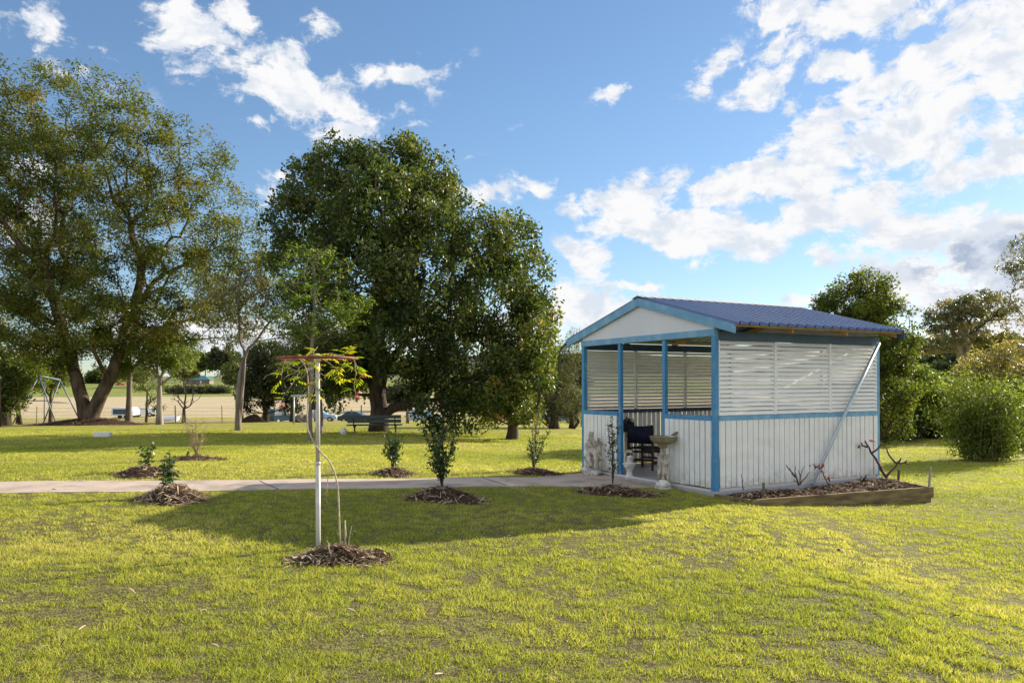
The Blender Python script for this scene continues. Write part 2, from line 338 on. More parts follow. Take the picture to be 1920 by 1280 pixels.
M['mulch'] = mat('dark_mulch', (.035,.020,.013), (.10,.06,.04), 30, .95, .1, bump=1., bscale=70)
M['hill'] = mat('wooded_hill', (.035,.045,.035), (.075,.085,.045), .05, .95, .05, bump=1, bscale=.12, c3=(.05,.065,.05), s3=.02)
# ---------------------------------------------------------------- ground (one sheet to the horizon)
def terrain():
    ys = np.concatenate([np.arange(-12, 50, .5), np.arange(50, 130, 2), np.geomspace(130, 3200, 50)])
    xs = np.unique(np.concatenate([-np.geomspace(30, 2500, 24), np.arange(-30, 30.1, .75), np.geomspace(30, 2500, 24)]))
    X, Y = np.meshgrid(xs, ys); Z = gz(X, Y); nx = len(xs); ny = len(ys)
    i, j = np.meshgrid(np.arange(nx-1), np.arange(ny-1)); a = (j*nx+i).ravel()
    m = bpy.data.materials.new('lawn_and_field'); m.use_nodes = True; nt = m.node_tree; b = nt.nodes['Principled BSDF']
    b.inputs['Roughness'].default_value = .9; b.inputs['Specular IOR Level'].default_value = .15
    def N(t, **k):
        n = nt.nodes.new(t)
        for q, v in k.items(): setattr(n, q, v)
        return n
    def L(p, q): nt.links.new(p, q)
    def noise(s, d=5, st=(1,1,1), dist=0):
        mp = N('ShaderNodeMapping'); mp.inputs['Scale'].default_value = st; L(tc.outputs['Object'], mp.inputs[0])
        n = N('ShaderNodeTexNoise'); n.inputs['Scale'].default_value = s; n.inputs['Detail'].default_value = d; n.inputs['Distortion'].default_value = dist; L(mp.outputs[0], n.inputs[0]); return n.outputs['Fac']
    def rng_(v, lo, hi):
        n = N('ShaderNodeMapRange'); n.interpolation_type = 'SMOOTHSTEP'; L(v, n.inputs[0]); n.inputs[1].default_value = lo; n.inputs[2].default_value = hi; return n.outputs[0]
    def mx(f, p, q):
        n = N('ShaderNodeMixRGB'); L(f, n.inputs[0])
        for s, v in ((1, p), (2, q)):
            if isinstance(v, tuple): n.inputs[s].default_value = v + (1,)
            else: L(v, n.inputs[s])
        return n.outputs[0]
    tc = N('ShaderNodeTexCoord'); sp = N('ShaderNodeSeparateXYZ'); L(tc.outputs['Object'], sp.inputs[0])
    base = mx(rng_(noise(1.1, 6), .35, .65), LAWN_A, LAWN_B)
    base = mx(rng_(noise(5, 5, dist=.6), .45, .68), base, LAWN_C)
    base = mx(rng_(noise(.45, 4), .5, .68), base, LAWN_D)
    base = mx(rng_(noise(2.3, 6), .60, .72), base, LAWN_E)
    nearf = mx(rng_(noise(26, 4), .40, .62), (.13,.10,.05), mx(rng_(noise(3, 4), .4, .6), (.25,.25,.055), (.21,.19,.06)))
    fine = mx(rng_(sp.outputs[1], 7, 17), nearf, mx(rng_(noise(30, 3), .25, .5), LAWN_C, base))
    # distance zones along the paddocks (real ground cover)
    wob = N('ShaderNodeMath', operation='ADD'); n1 = noise(.03, 3); wm = N('ShaderNodeMath', operation='MULTIPLY_ADD'); L(n1, wm.inputs[0]); wm.inputs[1].default_value = 10; wm.inputs[2].default_value = -5
    L(sp.outputs[1], wob.inputs[0]); L(wm.outputs[0], wob.inputs[1]); yy = wob.outputs[0]
    dirt = mx(noise(.6, 5), (.30, .20, .14), (.40, .29, .21))
    straw = mx(rng_(noise(.5, 6, (.35, 1.6, 1)), .3, .7), (.42,.33,.19), (.54,.44,.28))
    green2 = mx(rng_(noise(.12, 5, (.5, 1.5, 1)), .3, .7), (.16, .20, .04), (.28, .29, .07))
    far = mx(rng_(noise(.01, 5), .4, .6), (.10, .13, .05), (.20, .20, .08))
    c = mx(rng_(yy, 112, 116), fine, straw); c = mx(rng_(yy, 245, 255), c, green2); c = mx(rng_(yy, 430, 520), c, far)
    rd = N('ShaderNodeMath', operation='SUBTRACT'); L(sp.outputs[1], rd.inputs[0]); rd.inputs[1].default_value = 101.
    ab = N('ShaderNodeMath', operation='ABSOLUTE'); L(rd.outputs[0], ab.inputs[0]); inv = N('ShaderNodeMath', operation='SUBTRACT'); inv.inputs[0].default_value = 6; L(ab.outputs[0], inv.inputs[1])
    c = mx(rng_(inv.outputs[0], 0, 1.), c, dirt)
    L(c, b.inputs['Base Color'])
    bp = N('ShaderNodeBump'); bp.inputs['Strength'].default_value = .9; bp.inputs['Distance'].default_value = .05
    h1 = N('ShaderNodeMath', operation='ADD'); L(noise(14, 5), h1.inputs[0]); L(noise(70, 3), h1.inputs[1]); L(h1.outputs[0], bp.inputs['Height']); L(bp.outputs[0], b.inputs['Normal'])
    o = mesh_np('ground', np.stack([X.ravel(), Y.ravel(), Z.ravel()], 1), 4, np.stack([a, a+1, a+nx+1, a+nx], 1), m, smooth=True)
    return tag(o, kind='structure')
LAWN_A, LAWN_B, LAWN_C, LAWN_D, LAWN_E = (.32,.31,.05), (.41,.385,.07), (.26,.28,.045), (.44,.38,.12), (.19,.14,.065)
terrain()
# dry rising hill far right and a long low range
def ridge(name, x0, x1, y, h, seed, depth):
    rng = np.random.default_rng(seed); n = 120; m = 14
    xs = np.linspace(x0, x1, n); prof = np.zeros(n)
    for k in range(1, 9): prof += np.sin(xs / (x1-x0) * 6.28 * k * 1.3 + rng.uniform(0, 6)) / k**1.3
    prof = (prof - prof.min()) / (prof.max() - prof.min())
    V = []
    for j in range(m):
        t = j / (m-1); s = math.sin(t * math.pi / 2)
        V.append(np.stack([xs, np.full(n, y + depth * t), 8 + (h * (.55 + .45*prof) * s) * np.sin(np.linspace(.0, math.pi, n))**.5 + rng.normal(0, h*.012, n)], 1))
    V = np.concatenate(V); i, j = np.meshgrid(np.arange(n-1), np.arange(m-1)); a = (j*n+i).ravel()
    return tag(mesh_np(name, V, 4, np.stack([a, a+1, a+n+1, a+n], 1), M['hill'], smooth=True), kind='structure')
ridge('hill', 170, 1100, 560, 50, 3, 160)
ridge('range', -700, 1800, 1500, 75, 8, 300)

def wood():
    g = np.random.default_rng(12); n = 26000; o = bpy.data.objects['hill'].data; V = np.array([v.co for v in o.vertices]); P = np.array([p.vertices[:] for p in o.polygons])
    f = g.integers(0, len(P), n); u = g.random((n, 1)); v = g.random((n, 1)); q = V[P[f]]
    C = q[:, 0]*(1-u)*(1-v) + q[:, 1]*u*(1-v) + q[:, 2]*u*v + q[:, 3]*(1-u)*v; C[:, 2] += g.uniform(.5, 6, n)
    s = vnoise(C[:, 0]+900, C[:, 1], .03, 5); nn = g.normal(0, 1, (n, 3)); nn[:, 2] = abs(nn[:, 2])+.5; nn /= np.linalg.norm(nn, axis=1)[:, None]
    d_ = np.cross(nn, g.normal(0, 1, (n, 3))); d_ /= np.linalg.norm(d_, axis=1)[:, None]; e = np.cross(nn, d_); L = g.uniform(2, 4.2, n)[:, None]
    W = np.stack([C-d_*L, C+e*L*.7, C+d_*L, C-e*L*.7], 1).reshape(-1, 3)
    m = leafmat('far_canopy', [(0, (.02,.03,.018)), (.5, (.045,.06,.028)), (1, (.10,.11,.045))], .2, .8, .1)
    tag(mesh_np('distant_wood', W, 4, np.arange(4*n), m, attr=np.repeat(np.clip(.75*s+.4*g.random(n)-.1, 0, 1), 4)), 'far dark green wooded hillside on the right skyline', 'wood', kind='stuff')
# ---------------------------------------------------------------- grass blades (near lawn)
def vnoise(x, y, s, seed):
    g = np.random.default_rng(seed).random((256, 256)); u = x*s; v = y*s; i = np.floor(u).astype(int); j = np.floor(v).astype(int); fu = u-i; fv = v-j
    fu = fu*fu*(3-2*fu); fv = fv*fv*(3-2*fv); i &= 255; j &= 255; i1 = (i+1) & 255; j1 = (j+1) & 255
    return (g[i,j]*(1-fu)+g[i1,j]*fu)*(1-fv)+(g[i,j1]*(1-fu)+g[i1,j1]*fu)*fv
wood()
PF = [at(*q) for q in ((-200,908),(0,904.5),(200,902.5),(500,900.5),(660,898.5),(850,897),(1000,896),(1095,893))]
PN = [at(*q) for q in ((-200,931),(0,926),(200,923.5),(440,920.5),(660,917),(850,914),(1040,912),(1215,917))]
PF[-1] = Vector((1.44, 14.27, 0)); PN[-1] = Vector((2.55, 12.25, 0))
for e in (PF, PN): dd_ = (e[0]-e[1]).normalized(); e.insert(0, e[0]+dd_*8)
FX, FY = [p.x for p in PF], [p.y for p in PF]; NX, NY = [p.x for p in PN], [p.y for p in PN]
def on_path(x, y):
    return (y > np.interp(x, NX, NY)-.015+.03*vnoise(x+60, y+60, 9, 3)) & (y < np.interp(x, FX, FY)+.015-.03*vnoise(x+60, y+60, 9, 3)) & (x < 2.55)
GO = np.array([3.067, 11.397]); TH = .5035; RX = np.array([math.cos(TH), math.sin(TH)]); WY = np.array([-math.sin(TH), math.cos(TH)])
GL, GW = 3.885, 3.577
def in_gaz(x, y, e=0.0):
    dx = x-GO[0]; dy = y-GO[1]; lx = dx*RX[0]+dy*RX[1]; ly = dx*WY[0]+dy*WY[1]
    bed = (lx > -.02) & (lx < 3.75) & (ly < 0) & (ly > -.72 - .14*lx)
    return ((lx > -e) & (lx < GL+e) & (ly > -e) & (ly < GW+e)) | bed
def grass():
    rng = np.random.default_rng(5); V = []; R = []
    for d0, d1, dens, wd, hh in ((2.6, 4.6, 9000, .0030, .030), (4.6, 7, 6000, .0036, .030), (7, 11, 3300, .0048, .030), (11, 19, 1150, .008, .030), (19, 30, 330, .013, .032)):
        xr = .80 * d1 + 3.0; n = int(dens * 2 * xr * (d1-d0))
        x = rng.uniform(-xr, xr, n); y = rng.uniform(d0, d1, n); k = np.abs(x) < .80*y + 3.0; x = x[k]; y = y[k]
        cl = .30*vnoise(x+50, y+50, 1.6, 1) + .70*vnoise(x+50, y+50, 9, 2); k = rng.random(len(x)) < np.clip((cl-.26)*3.6, .16, 1); k &= ~on_path(x, y) & ~in_gaz(x, y); x = x[k]; y = y[k]; cl = cl[k]
        n = len(x); z = gz(x, y); h = hh * (.20 + 1.05*cl) * rng.uniform(.5, 1.4, n); a = rng.uniform(0, 6.28, n); w = wd * rng.uniform(.7, 1.3, n)
        le = rng.uniform(.2, 1.5, n) * h; la = rng.uniform(0, 6.28, n)
        bx = np.cos(a)*w; by = np.sin(a)*w; tx = x + np.cos(la)*le; ty = y + np.sin(la)*le
        V.append(np.stack([np.stack([x-bx, y-by, z-.004], 1), np.stack([x+bx, y+by, z-.004], 1), np.stack([tx, ty, z+h], 1)], 1).reshape(-1, 3))
        big = vnoise(x+80, y+80, .55, 4); r = np.clip((.52*rng.random(n) + .44*big + .34*vnoise(x+30, y+90, .23, 11))*(.55+.75*cl) + .15*(vnoise(x+20, y+20, 3.1, 7)-.5) - .06, 0, 1)
        R.append(np.repeat(r, 3))
    V = np.concatenate(V); R = np.concatenate(R)
    o = mesh_np('lawn_grass', V, 3, np.arange(len(V)), leafmat('grass_blades', GRASS_RAMP, .40, .6, .25, (1, 1, .5)), attr=R)
    return tag(o, 'short yellow green lawn grass with dry straw coloured patches', 'grass', kind='stuff')
GRASS_RAMP = [(0, (.13,.11,.03)), (.2, (.13,.175,.025)), (.45, (.26,.29,.040)), (.72, (.37,.37,.066)), (1, (.50,.44,.18))]
grass()

# ---------------------------------------------------------------- concrete path
def path():
    mb = MB(); n = 120; top = []; bot = []
    for i in range(n+1):
        t = i/n; xa = FX[0] + (FX[-1]-FX[0])*t; xb = NX[0] + (NX[-1]-NX[0])*t
        a = Vector((xa, float(np.interp(xa, FX, FY)), 0)); b = Vector((xb, float(np.interp(xb, NX, NY)), 0))
        a.z = ground(a.x, a.y)+.014; b.z = ground(b.x, b.y)+.014; top.append(a); bot.append(b)
    vs = top+bot+[v-Vector((0,0,.12)) for v in top]+[v-Vector((0,0,.12)) for v in bot]; m = n+1
    fs = []
    for i in range(n): fs += [(m+i, m+i+1, i+1, i), (2*m+i, i, i+1, 2*m+i+1), (m+i, 3*m+i, 3*m+i+1, m+i+1)]
    fs += [(n, m+n, 3*m+n, 2*m+n)]
    mb.add(vs, fs); o = tag(mb.build('path', M['conc']), kind='structure')
    # expansion joints: dark grooves
    jm = mat('dark_joint', (.06,.05,.045), None, rough=.9)
    for (p, q) in (((487,903),(522,919)), ((905,897),(950,911))):
        a = at(*p); b = at(*q); a.z = ground(a.x,a.y)+.0155; b.z = ground(b.x,b.y)+.0155
        j = MB().beam(a, b, .012, .006); j.build('expansion_joint', jm, o)
path()

# ---------------------------------------------------------------- garden shelter
G = empty('garden_shelter', (GO[0], GO[1], 0), TH, 'blue and white timber garden shelter with slatted walls and blue metal gable roof', 'gazebo')
HB, HR, OV, HAP, HE = 2.49, 1.17, .447, 3.135, 2.533
def part(name, mb, m, bevel=0, parent=None): return mb.build(name, M[m] if isinstance(m, str) else m, parent or G, bevel)
part('floor_slab', MB().box((-.035,-.02,-.45), (GL+.03, GW+.02, .03)), 'slab', .008)
P9 = .078
for (x, y) in ((0,0), (0, GW-P9), (GL-P9, 0), (GL-P9, GW-P9)):
    part('corner_post', MB().box((x, y, -.09 if x == 0 else 0.0), (x+P9, y+P9, HB-.1 if x > 1 else HB-.001)), 'blue' if x == 0 else 'blue_old', .004)
for y in (1.187, 2.39):
    part('door_post', MB().box((.004, y-.034, -.06), (.070, y+.034, HB-.105)), 'blue', .004)
# front beam, rails
part('front_beam', MB().box((-.012, P9*0-.003, HB-.105), (.05, GW+.003, HB)), 'blue_old', .003)
part('side_beam', MB().box((P9+.002, .004, HB-.17), (GL-.004, .055, HB-.03)), 'blue_shade', .003)
part('side_beam', MB().box((P9+.002, GW-.055, HB-.17), (GL-.004, GW-.004, HB-.03)), 'blue_shade', .003)
part('back_beam', MB().box((GL-.055, .06, HB-.17), (GL-.004, GW-.06, HB-.03)), 'blue_shade', .003)
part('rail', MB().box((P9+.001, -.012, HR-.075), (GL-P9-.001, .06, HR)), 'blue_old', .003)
part('rail', MB().box((P9+.001, GW-.06, HR-.075), (GL-P9-.001, GW+.012, HR)), 'blue_shade', .003)
part('rail', MB().box((GL-.06, P9+.001, HR-.075), (GL+.012, GW-P9-.001, HR)), 'blue_shade', .003)
part('rail', MB().box((-.014, P9+.001, HR-.075), (.055, 1.187-.035, HR)), 'blue', .003)
part('rail', MB().box((-.014, 2.39+.035, HR-.075), (.055, GW-P9-.001, HR)), 'blue', .003)
rs = random.Random(11)
def battens(p, q, out, pitch=.118, z0=.075, z1=None):
    """vertical boards from p to q (local xy), 'out' = outward normal"""
    p = Vector((*p, 0)); q = Vector((*q, 0)); d = (q-p); L = d.length; d.normalize(); o = Vector((*out, 0)); mb = MB(); n = round(L/pitch); w = L/n; z1 = z1 or HR-.0755
    for i in range(n):
        a = p + d*(i*w + rs.uniform(.006,.011)); b = p + d*((i+1)*w - rs.uniform(.007,.015)); t = rs.uniform(-.004,.004); zz = z0 + rs.uniform(-.008,.008)
        wa = rs.uniform(-.003, .003)
        c = [a+o*t, b+o*t, b+o*(t+.018), a+o*(t+.018)]
        vs = [Vector((v.x, v.y, zz)) for v in c] + [Vector((v.x, v.y, z1)) + d*wa for v in c]
        mb.add(vs, [(0,3,2,1),(4,5,6,7),(0,1,5,4),(1,2,6,5),(2,3,7,6),(3,0,4,7)])
    return mb
part('board_wall', battens((P9+.002, .0), (GL-P9-.002, .0), (0,-1)), 'white')
part('board_wall', battens((P9+.002, GW), (GL-P9-.002, GW), (0,1)), 'white')
part('board_wall', battens((GL, P9+.002), (GL, GW-P9-.002), (1,0)), 'white')
part('board_wall', battens((0, P9+.002), (0, 1.187-.047), (-1,0)), 'white')
part('board_wall', battens((0, 2.39+.047), (0, GW-P9-.002), (-1,0)), 'white')
for a, b in (((P9+.01, .0), (GL-.1, .0)), ((P9+.01, GW-.07), (GL-.1, GW-.07))):
    part('bottom_plate', MB().box((a[0], a[1]+.002, .031), (b[0], a[1]+.066, .07)), 'white')
part('bottom_plate', MB().box((-.03, P9+.01, -.075), (.045, GW-P9-.01, .05)), 'white', .004)
part('bottom_plate', MB().box((GL-.07, .1, .031), (GL-.004, GW-.1, .07)), 'white')
part('back_rail_plate', MB().box((GL-.066, .1, .5), (GL-.02, GW-.1, .56)), 'white')
# slatted panels: three bays on each closed side
def louvres(p, q, out, name='slat_panel'):
    p = Vector((*p, 0)); q = Vector((*q, 0)); d = q-p; L = d.length; d.normalize(); o = Vector((*out, 0)); mb = MB(); z0, z1 = HR+.004, HB-.172; n = 17; pz = (z1-z0)/n
    rr = random.Random(int(p.x*100+p.y*37))
    for i in range(n):
        zc = z0 + (i+.5)*pz; t = .020; hgt = .057
        sag = [rr.uniform(-.0018,.0018) for _ in range(5)]; tl = [rr.uniform(.75,1.3) for _ in range(5)]
        vs = []; m = 4
        for k in range(m+1):
            c = p + d*(L*k/m); up = Vector((0,0,1)); off = o*(-.032*tl[k]); zz = zc+sag[k]*(1 if 0 < k < m else .3)
            for (s, e) in ((-.5,-.004), (-.5,.004), (.5,.004), (.5,-.004)):
                v = c + up*(s*hgt) + off*(s*1.0) + o*e + o*(.012); vs.append(Vector((v.x, v.y, zz+s*hgt)))
        fs = [(k*4+j, k*4+(j+1)%4, (k+1)*4+(j+1)%4, (k+1)*4+j) for k in range(m) for j in range(4)]
        mb.add(vs, fs)
    return part(name, mb, 'slat')
def mullion(x0, y0, x1, y1): part('mullion', MB().box((x0, y0, HR+.002), (x1, y1, HB-.171)), 'white', .002)
for (ax, s0, s1) in (('x', 0, -1), ('x', GW, 1), ('y', GL, 1)):
    Ltot = GL if ax == 'x' else GW
    ms = [P9, Ltot/3-.02, Ltot/3+.02, 2*Ltot/3-.02, 2*Ltot/3+.02, Ltot-P9]
    for k in range(3):
        a, b = ms[2*k]+.028, ms[2*k+1]-.028
        yb = s0 - s1*.022
        if ax == 'x': louvres((a-.026, yb), (b+.026, yb), (0, s1))
        else: louvres((yb, a-.026), (yb, b+.026), (s1, 0))
    for c in (Ltot/3, 2*Ltot/3):
        lo, hi = sorted((s0+s1*.010, s0-s1*.045))
        if ax == 'x': mullion(c-.024, lo, c+.024, hi)
        else: mullion(lo, c-.024, hi, c+.024)
    for c in (P9+.014, Ltot-P9-.014):
        lo, hi = sorted((s0+s1*.002, s0-s1*.04))
        if ax == 'x': mullion(c-.012, lo, c+.012, hi)
        else: mullion(lo, c-.012, hi, c+.012)
# gable ends
SL = (HAP-HE)/(GW/2+OV)
def gable(x0, x1):
    yl, yr = .02, GW-.02; zt = lambda y: HE + (min(y, GW-y)+OV)*SL - .10
    vs = []
    for x in (x0, x1): vs += [(x, yl, HB+.001), (x, yl, max(zt(yl), HB+.01)), (x, GW/2, zt(GW/2)), (x, yr, max(zt(yr), HB+.01)), (x, yr, HB+.001)]
    return MB().add(vs, [(0,1,2,3,4)[::-1], (5,6,7,8,9), (0,5,6,1), (1,6,7,2), (2,7,8,3), (3,8,9,4), (4,9,5,0)])
part('gable_panel', gable(.004, .02), 'gable'); part('gable_panel', gable(GL-.02, GL-.004), 'gable')
def barge(x0, x1, m):
    for s in (0, 1):
        f = (lambda y: y) if s == 0 else (lambda y: GW-y)
        ye, ya = -OV, GW/2 - .0012
        vs = []
        for x in (x0, x1): vs += [(x, f(ye), HE-.135), (x, f(ye), HE), (x, f(ya), HAP), (x, f(ya), HAP-.14)]
        part('barge_board', MB().add(vs, [(0,1,2,3), (7,6,5,4), (0,4,5,1), (1,5,6,2), (2,6,7,3), (3,7,4,0)]), m, .003)
barge(-.052, -.016, 'blue_old'); barge(GL+.016, GL+.040, 'blue_shade')
# roof sheets with ribs running down the slope
def roofsheet(s):
    f = (lambda y: y) if s == 0 else (lambda y: GW-y)
    xs = []; x = -.05; pitch = .20
    while x < GL+.04:
        for dx, h in ((0, 0), (.040, .0), (.050, .046), (.074, .046), (.084, 0), (.14, 0)): xs.append((x+dx, h))
        x += pitch
    xs = [q for q in xs if q[0] < GL+.05] + [(GL+.05, 0)]
    mb = MB(); vs = []; m = 2
    for t in range(m):
        y = (-OV-.05) if t == 0 else GW/2-.01; z0 = HE + (y+OV)*SL + .006
        for (x, h) in xs: vs.append((x, f(y), z0+h*.9))
    n = len(xs); fs = [(i, i+1, n+i+1, n+i) if s == 0 else (n+i, n+i+1, i+1, i) for i in range(n-1)]
    mb.add(vs, fs); o = part('roof_sheet', mb, 'roof'); sd = o.modifiers.new('thick', 'SOLIDIFY'); sd.thickness = .003; sd.offset = -1
roofsheet(0); roofsheet(1)
rc = MB()
for s in (-1, 1):
    vs = []
    for x in (-.06, GL+.06): vs += [(x, GW/2, HAP+.046), (x, GW/2+s*.15, HAP+.046-.15*SL), (x, GW/2+s*.15, HAP+.036-.15*SL), (x, GW/2, HAP+.036)]
    rc.add(vs, [(0,1,2,3), (7,6,5,4), (0,4,5,1), (1,5,6,2), (2,6,7,3)])
part('ridge_capping', rc, 'cream')
# timber under the roof: fascia battens, rafters with tails
for s in (0, 1):
    f = (lambda y: y) if s == 0 else (lambda y: GW-y)
    for yy in (-OV+.02, .35, .95, 1.5):
        z = HE + (yy+OV)*SL - .002; a, b = sorted((f(yy), f(yy+.042)))
        part('roof_batten', MB().box((-.012, a, z-.036), (GL+.012, b, z-.004)), 'pine')
    for x in (.03, 1.28, 2.55, GL-.075):
        ye = -OV+.10
        vs = []
        for xx in (x, x+.042): vs += [(xx, f(ye), HE+(ye+OV)*SL-.12), (xx, f(ye), HE+(ye+OV)*SL-.039), (xx, f(GW/2-.02), HAP-.06), (xx, f(GW/2-.02), HAP-.16)]
        part('rafter', MB().add(vs, [(0,1,2,3), (7,6,5,4), (0,4,5,1), (1,5,6,2), (2,6,7,3), (3,7,4,0)]), 'pine')
G2W = Matrix.Translation((GO[0], GO[1], 0)) @ Matrix.Rotation(TH, 4, 'Z')
def gw(x, y, z=0): return G2W @ Vector((x, y, z))

# leaning pale pole against the shelter wall
d = MB().tube([gw(3.80, -.055, 2.36), gw(2.9, -.085, 1.22), gw(1.99, -.12, .02)], .028, 10)
tag(d.build('leaning_pole', M['galv']), 'long pale grey pole leaning diagonally against the right wall of the shelter', 'pole')

# ---------------------------------------------------------------- mulch helpers
STRAW = leafmat('mulch_pieces', [(0, (.03,.018,.012)), (.3, (.09,.055,.035)), (.55, (.22,.145,.095)), (.8, (.42,.31,.21)), (1, (.60,.49,.36))], .1, .9, .1, (1, .9, .7))
def chips(name, pos, n, ln, wd, seed, parent=None, flat=.35, zmin=None, bias=0.):
    """n flat strips scattered by pos(rng,n)->(n,3)"""
    rng = np.random.default_rng(seed); c = pos(rng, n); a = rng.uniform(0, 6.28, n); e = rng.normal(0, flat, n)
    L = ln*rng.uniform(.4, 1.5, n); W = wd*rng.uniform(.5, 1.6, n)
    d = np.stack([np.cos(a)*np.cos(e), np.sin(a)*np.cos(e), np.sin(e)], 1); s = np.stack([-np.sin(a), np.cos(a), rng.normal(0, .5, n)], 1); s /= np.linalg.norm(s, axis=1)[:, None]
    d *= (L/2)[:, None]; s *= (W/2)[:, None]; mid = np.zeros((n, 3)); mid[:, 2] = rng.uniform(0, .15, n)*L
    V = np.stack([c-d-s*.6, c-d+s*.6, c+mid+s, c+mid-s, c+d+s*.4, c+d-s*.4], 1).reshape(-1, 3)
    k = np.arange(n)[:, None]*6; idx = np.concatenate([k+0, k+1, k+2, k+3, k+3, k+2, k+4, k+5], 1)
    return mesh_np(name, V, 4, idx, STRAW, parent, np.repeat(np.clip(rng.random(n)+bias, 0, 1), 6))
def mound(name, base, r, h, n, seed, label, cat='mulch heap', el=1.0, rot=0.0, group=None, ln=.10, bias=0.):
    c = Vector(base); root = empty(name, c, 0, label, cat, group)
    N = 22; rng = random.Random(seed); vs = []; ph = [rng.uniform(0, 6) for _ in range(3)]
    def R(a): return 1 + .16*math.sin(2*a+ph[0]) + .12*math.sin(3*a+ph[1]) + .07*math.sin(7*a+ph[2])
    rings = [(0, 1), (.22, .93), (.45, .70), (.68, .38), (.86, .14), (1.0, .02), (1.12, -.15)]
    def P(a, q, z):
        x = math.cos(a)*r*q*R(a)*el; y = math.sin(a)*r*q*R(a); x, y = x*math.cos(rot)-y*math.sin(rot), x*math.sin(rot)+y*math.cos(rot)
        return (x, y, ground(c.x+x, c.y+y)-c.z + z*h*(1+rng.uniform(-.15, .15)))
    for q, z in rings:
        for k in range(N): vs.append(P(2*math.pi*k/N, q, z))
    fs = [(i*N+k, (i+1)*N+k, (i+1)*N+(k+1) % N, i*N+(k+1) % N) for i in range(len(rings)-1) for k in range(N)]
    MB().add(vs, fs, True).build('heap', M['mulch'], root)
    def pos(g, n):
        a = g.uniform(0, 6.28, n); q = g.uniform(0, 1, n)**.6*1.15
        RR = 1 + .16*np.sin(2*a+ph[0]) + .12*np.sin(3*a+ph[1])
        x = np.cos(a)*r*q*RR*el; y = np.sin(a)*r*q*RR; x, y = x*math.cos(rot)-y*math.sin(rot), x*math.sin(rot)+y*math.cos(rot)
        z = np.interp(q, [0, .22, .45, .68, .86, 1., 1.3], [1, .93, .7, .38, .14, .02, .0])*h + g.uniform(.0, .022, n)
        return np.stack([x, y, gz(c.x+x, c.y+y)-c.z+z], 1)
    chips('mulch_strands', pos, n, ln, .012, seed, root, bias=bias)
    return root

def litterpos(g, n):
    y = g.uniform(3, 16, n); x = g.uniform(-1, 1, n)*(.8*y+1); k = ~on_path(x, y) & ~in_gaz(x, y, .1); y = np.where(k, y, g.uniform(3, 7, n)); x = np.where(k, x, g.uniform(-4, 4, n))
    return np.stack([x, y, gz(x, y)+g.uniform(.008, .03, n)], 1)
tag(chips('dry_clippings', litterpos, 2200, .055, .006, 99, None, flat=.3, bias=.15), 'scattered dry grass clippings and leaf bits lying over the lawn', 'clippings', kind='stuff')
# ---------------------------------------------------------------- raised garden bed
BD = empty('garden_bed', (GO[0], GO[1], 0), TH, 'raised garden bed edged with timber sleepers along the right wall of the shelter', 'garden bed')
c0, c1, c2, c3, c4 = (-.03,-.03), (.03,-.70), (3.50,-1.19), (3.74,-.52), (3.98,-.12)
def plank(a, b, z0, z1, nm='sleeper', t=.05): return MB().beam((a[0], a[1], (z0+z1)/2), (b[0], b[1], (z0+z1)/2), t, z1-z0).build(nm, M['sleeper'], BD)
plank(c0, c1, -.16, .0); plank((c1[0]-.02, c1[1]), (1.55, -.915), -.17, .0); plank((1.552, -.915), (c2[0], c2[1]), -.165, .004)
plank((1.2,-.85), (c2[0]-.03, c2[1]+.02), -.34, -.168, t=.045); plank((c2[0]-.02, c2[1]+.03), c3, -.16, .0); plank(c3, c4, -.16, .0)
def bedsoil():
    poly = [(-.02,.0), (.05,-.68), (1.5,-.89), (3.47,-1.15), (3.7,-.5), (3.86,-.02)]; g = []; vs = []; fs = []; nx, ny = 60, 16
    for i in range(nx+1):
        x = -.0 + 3.75*i/nx; yb = -.66 - .142*x
        if x > 3.47: yb = -1.15 + (x-3.47)/.28*.68
        for j in range(ny+1):
            t = j/ny; y = -.02 + (yb+.02)*t
            vs.append((x, y, -.085 + .075*math.sin(math.pi*min(t*1.15, 1))*(.75+.4*math.sin(x*2.3)) + rs.uniform(-.012, .012) + .02*(x > 2)))
    fs = [(i*(ny+1)+j, i*(ny+1)+j+1, (i+1)*(ny+1)+j+1, (i+1)*(ny+1)+j) for i in range(nx) for j in range(ny)]
    MB().add(vs, fs, True).build('mulch_bed', M['mulch'], BD)
    def pos(g, n):
        x = g.uniform(.02, 3.55, n); t = g.uniform(.0, .97, n); y = -.02 - (.63+.142*x)*t
        return np.stack([x, y, -.075 + .075*np.sin(math.pi*np.minimum(t*1.15, 1))*(.75+.4*np.sin(x*2.3)) + .02*(x > 2) + g.uniform(0, .03, n)], 1)
    chips('mulch_pieces', pos, 2600, .075, .018, 4, BD, flat=.25)
bedsoil()
def stakething(px, y0, y1, D, w, m, label, lean=0.0):
    a = pt(px, y1, D); b = pt(px+lean, y0, D); a.z -= .15
    tag(MB().beam(a, b, w, w*.6).build('garden_stake', M[m], bevel=.003), label, 'stake', 'stakes in the garden bed')
def Dbed(x, y): return gw(x, y).y
for (px, y0, y1, lx, ly, w, m, lab, le) in ((1432, 904, 936, .38, -.70, .045, 'stake', 'short grey timber stake at the near left end of the garden bed', 0),
    (1556, 905, 928, 1.55, -.86, .042, 'stake', 'short dark stake in the middle of the garden bed front edge', 0),
    (1657, 896, 918, 2.62, -.97, .042, 'stake', 'short dark stake beside the front sleeper right of the middle', 0),
    (1683, 880, 906, 3.68, -.52, .045, 'stake', 'dark stake standing at the back right side of the garden bed', 3),
    (1741, 875, 913, 3.46, -1.14, .038, 'stakew', 'tall pale stake at the far right corner of the garden bed', 4)):
    stakething(px, y0, y1, Dbed(lx, ly), w, m, lab, le)
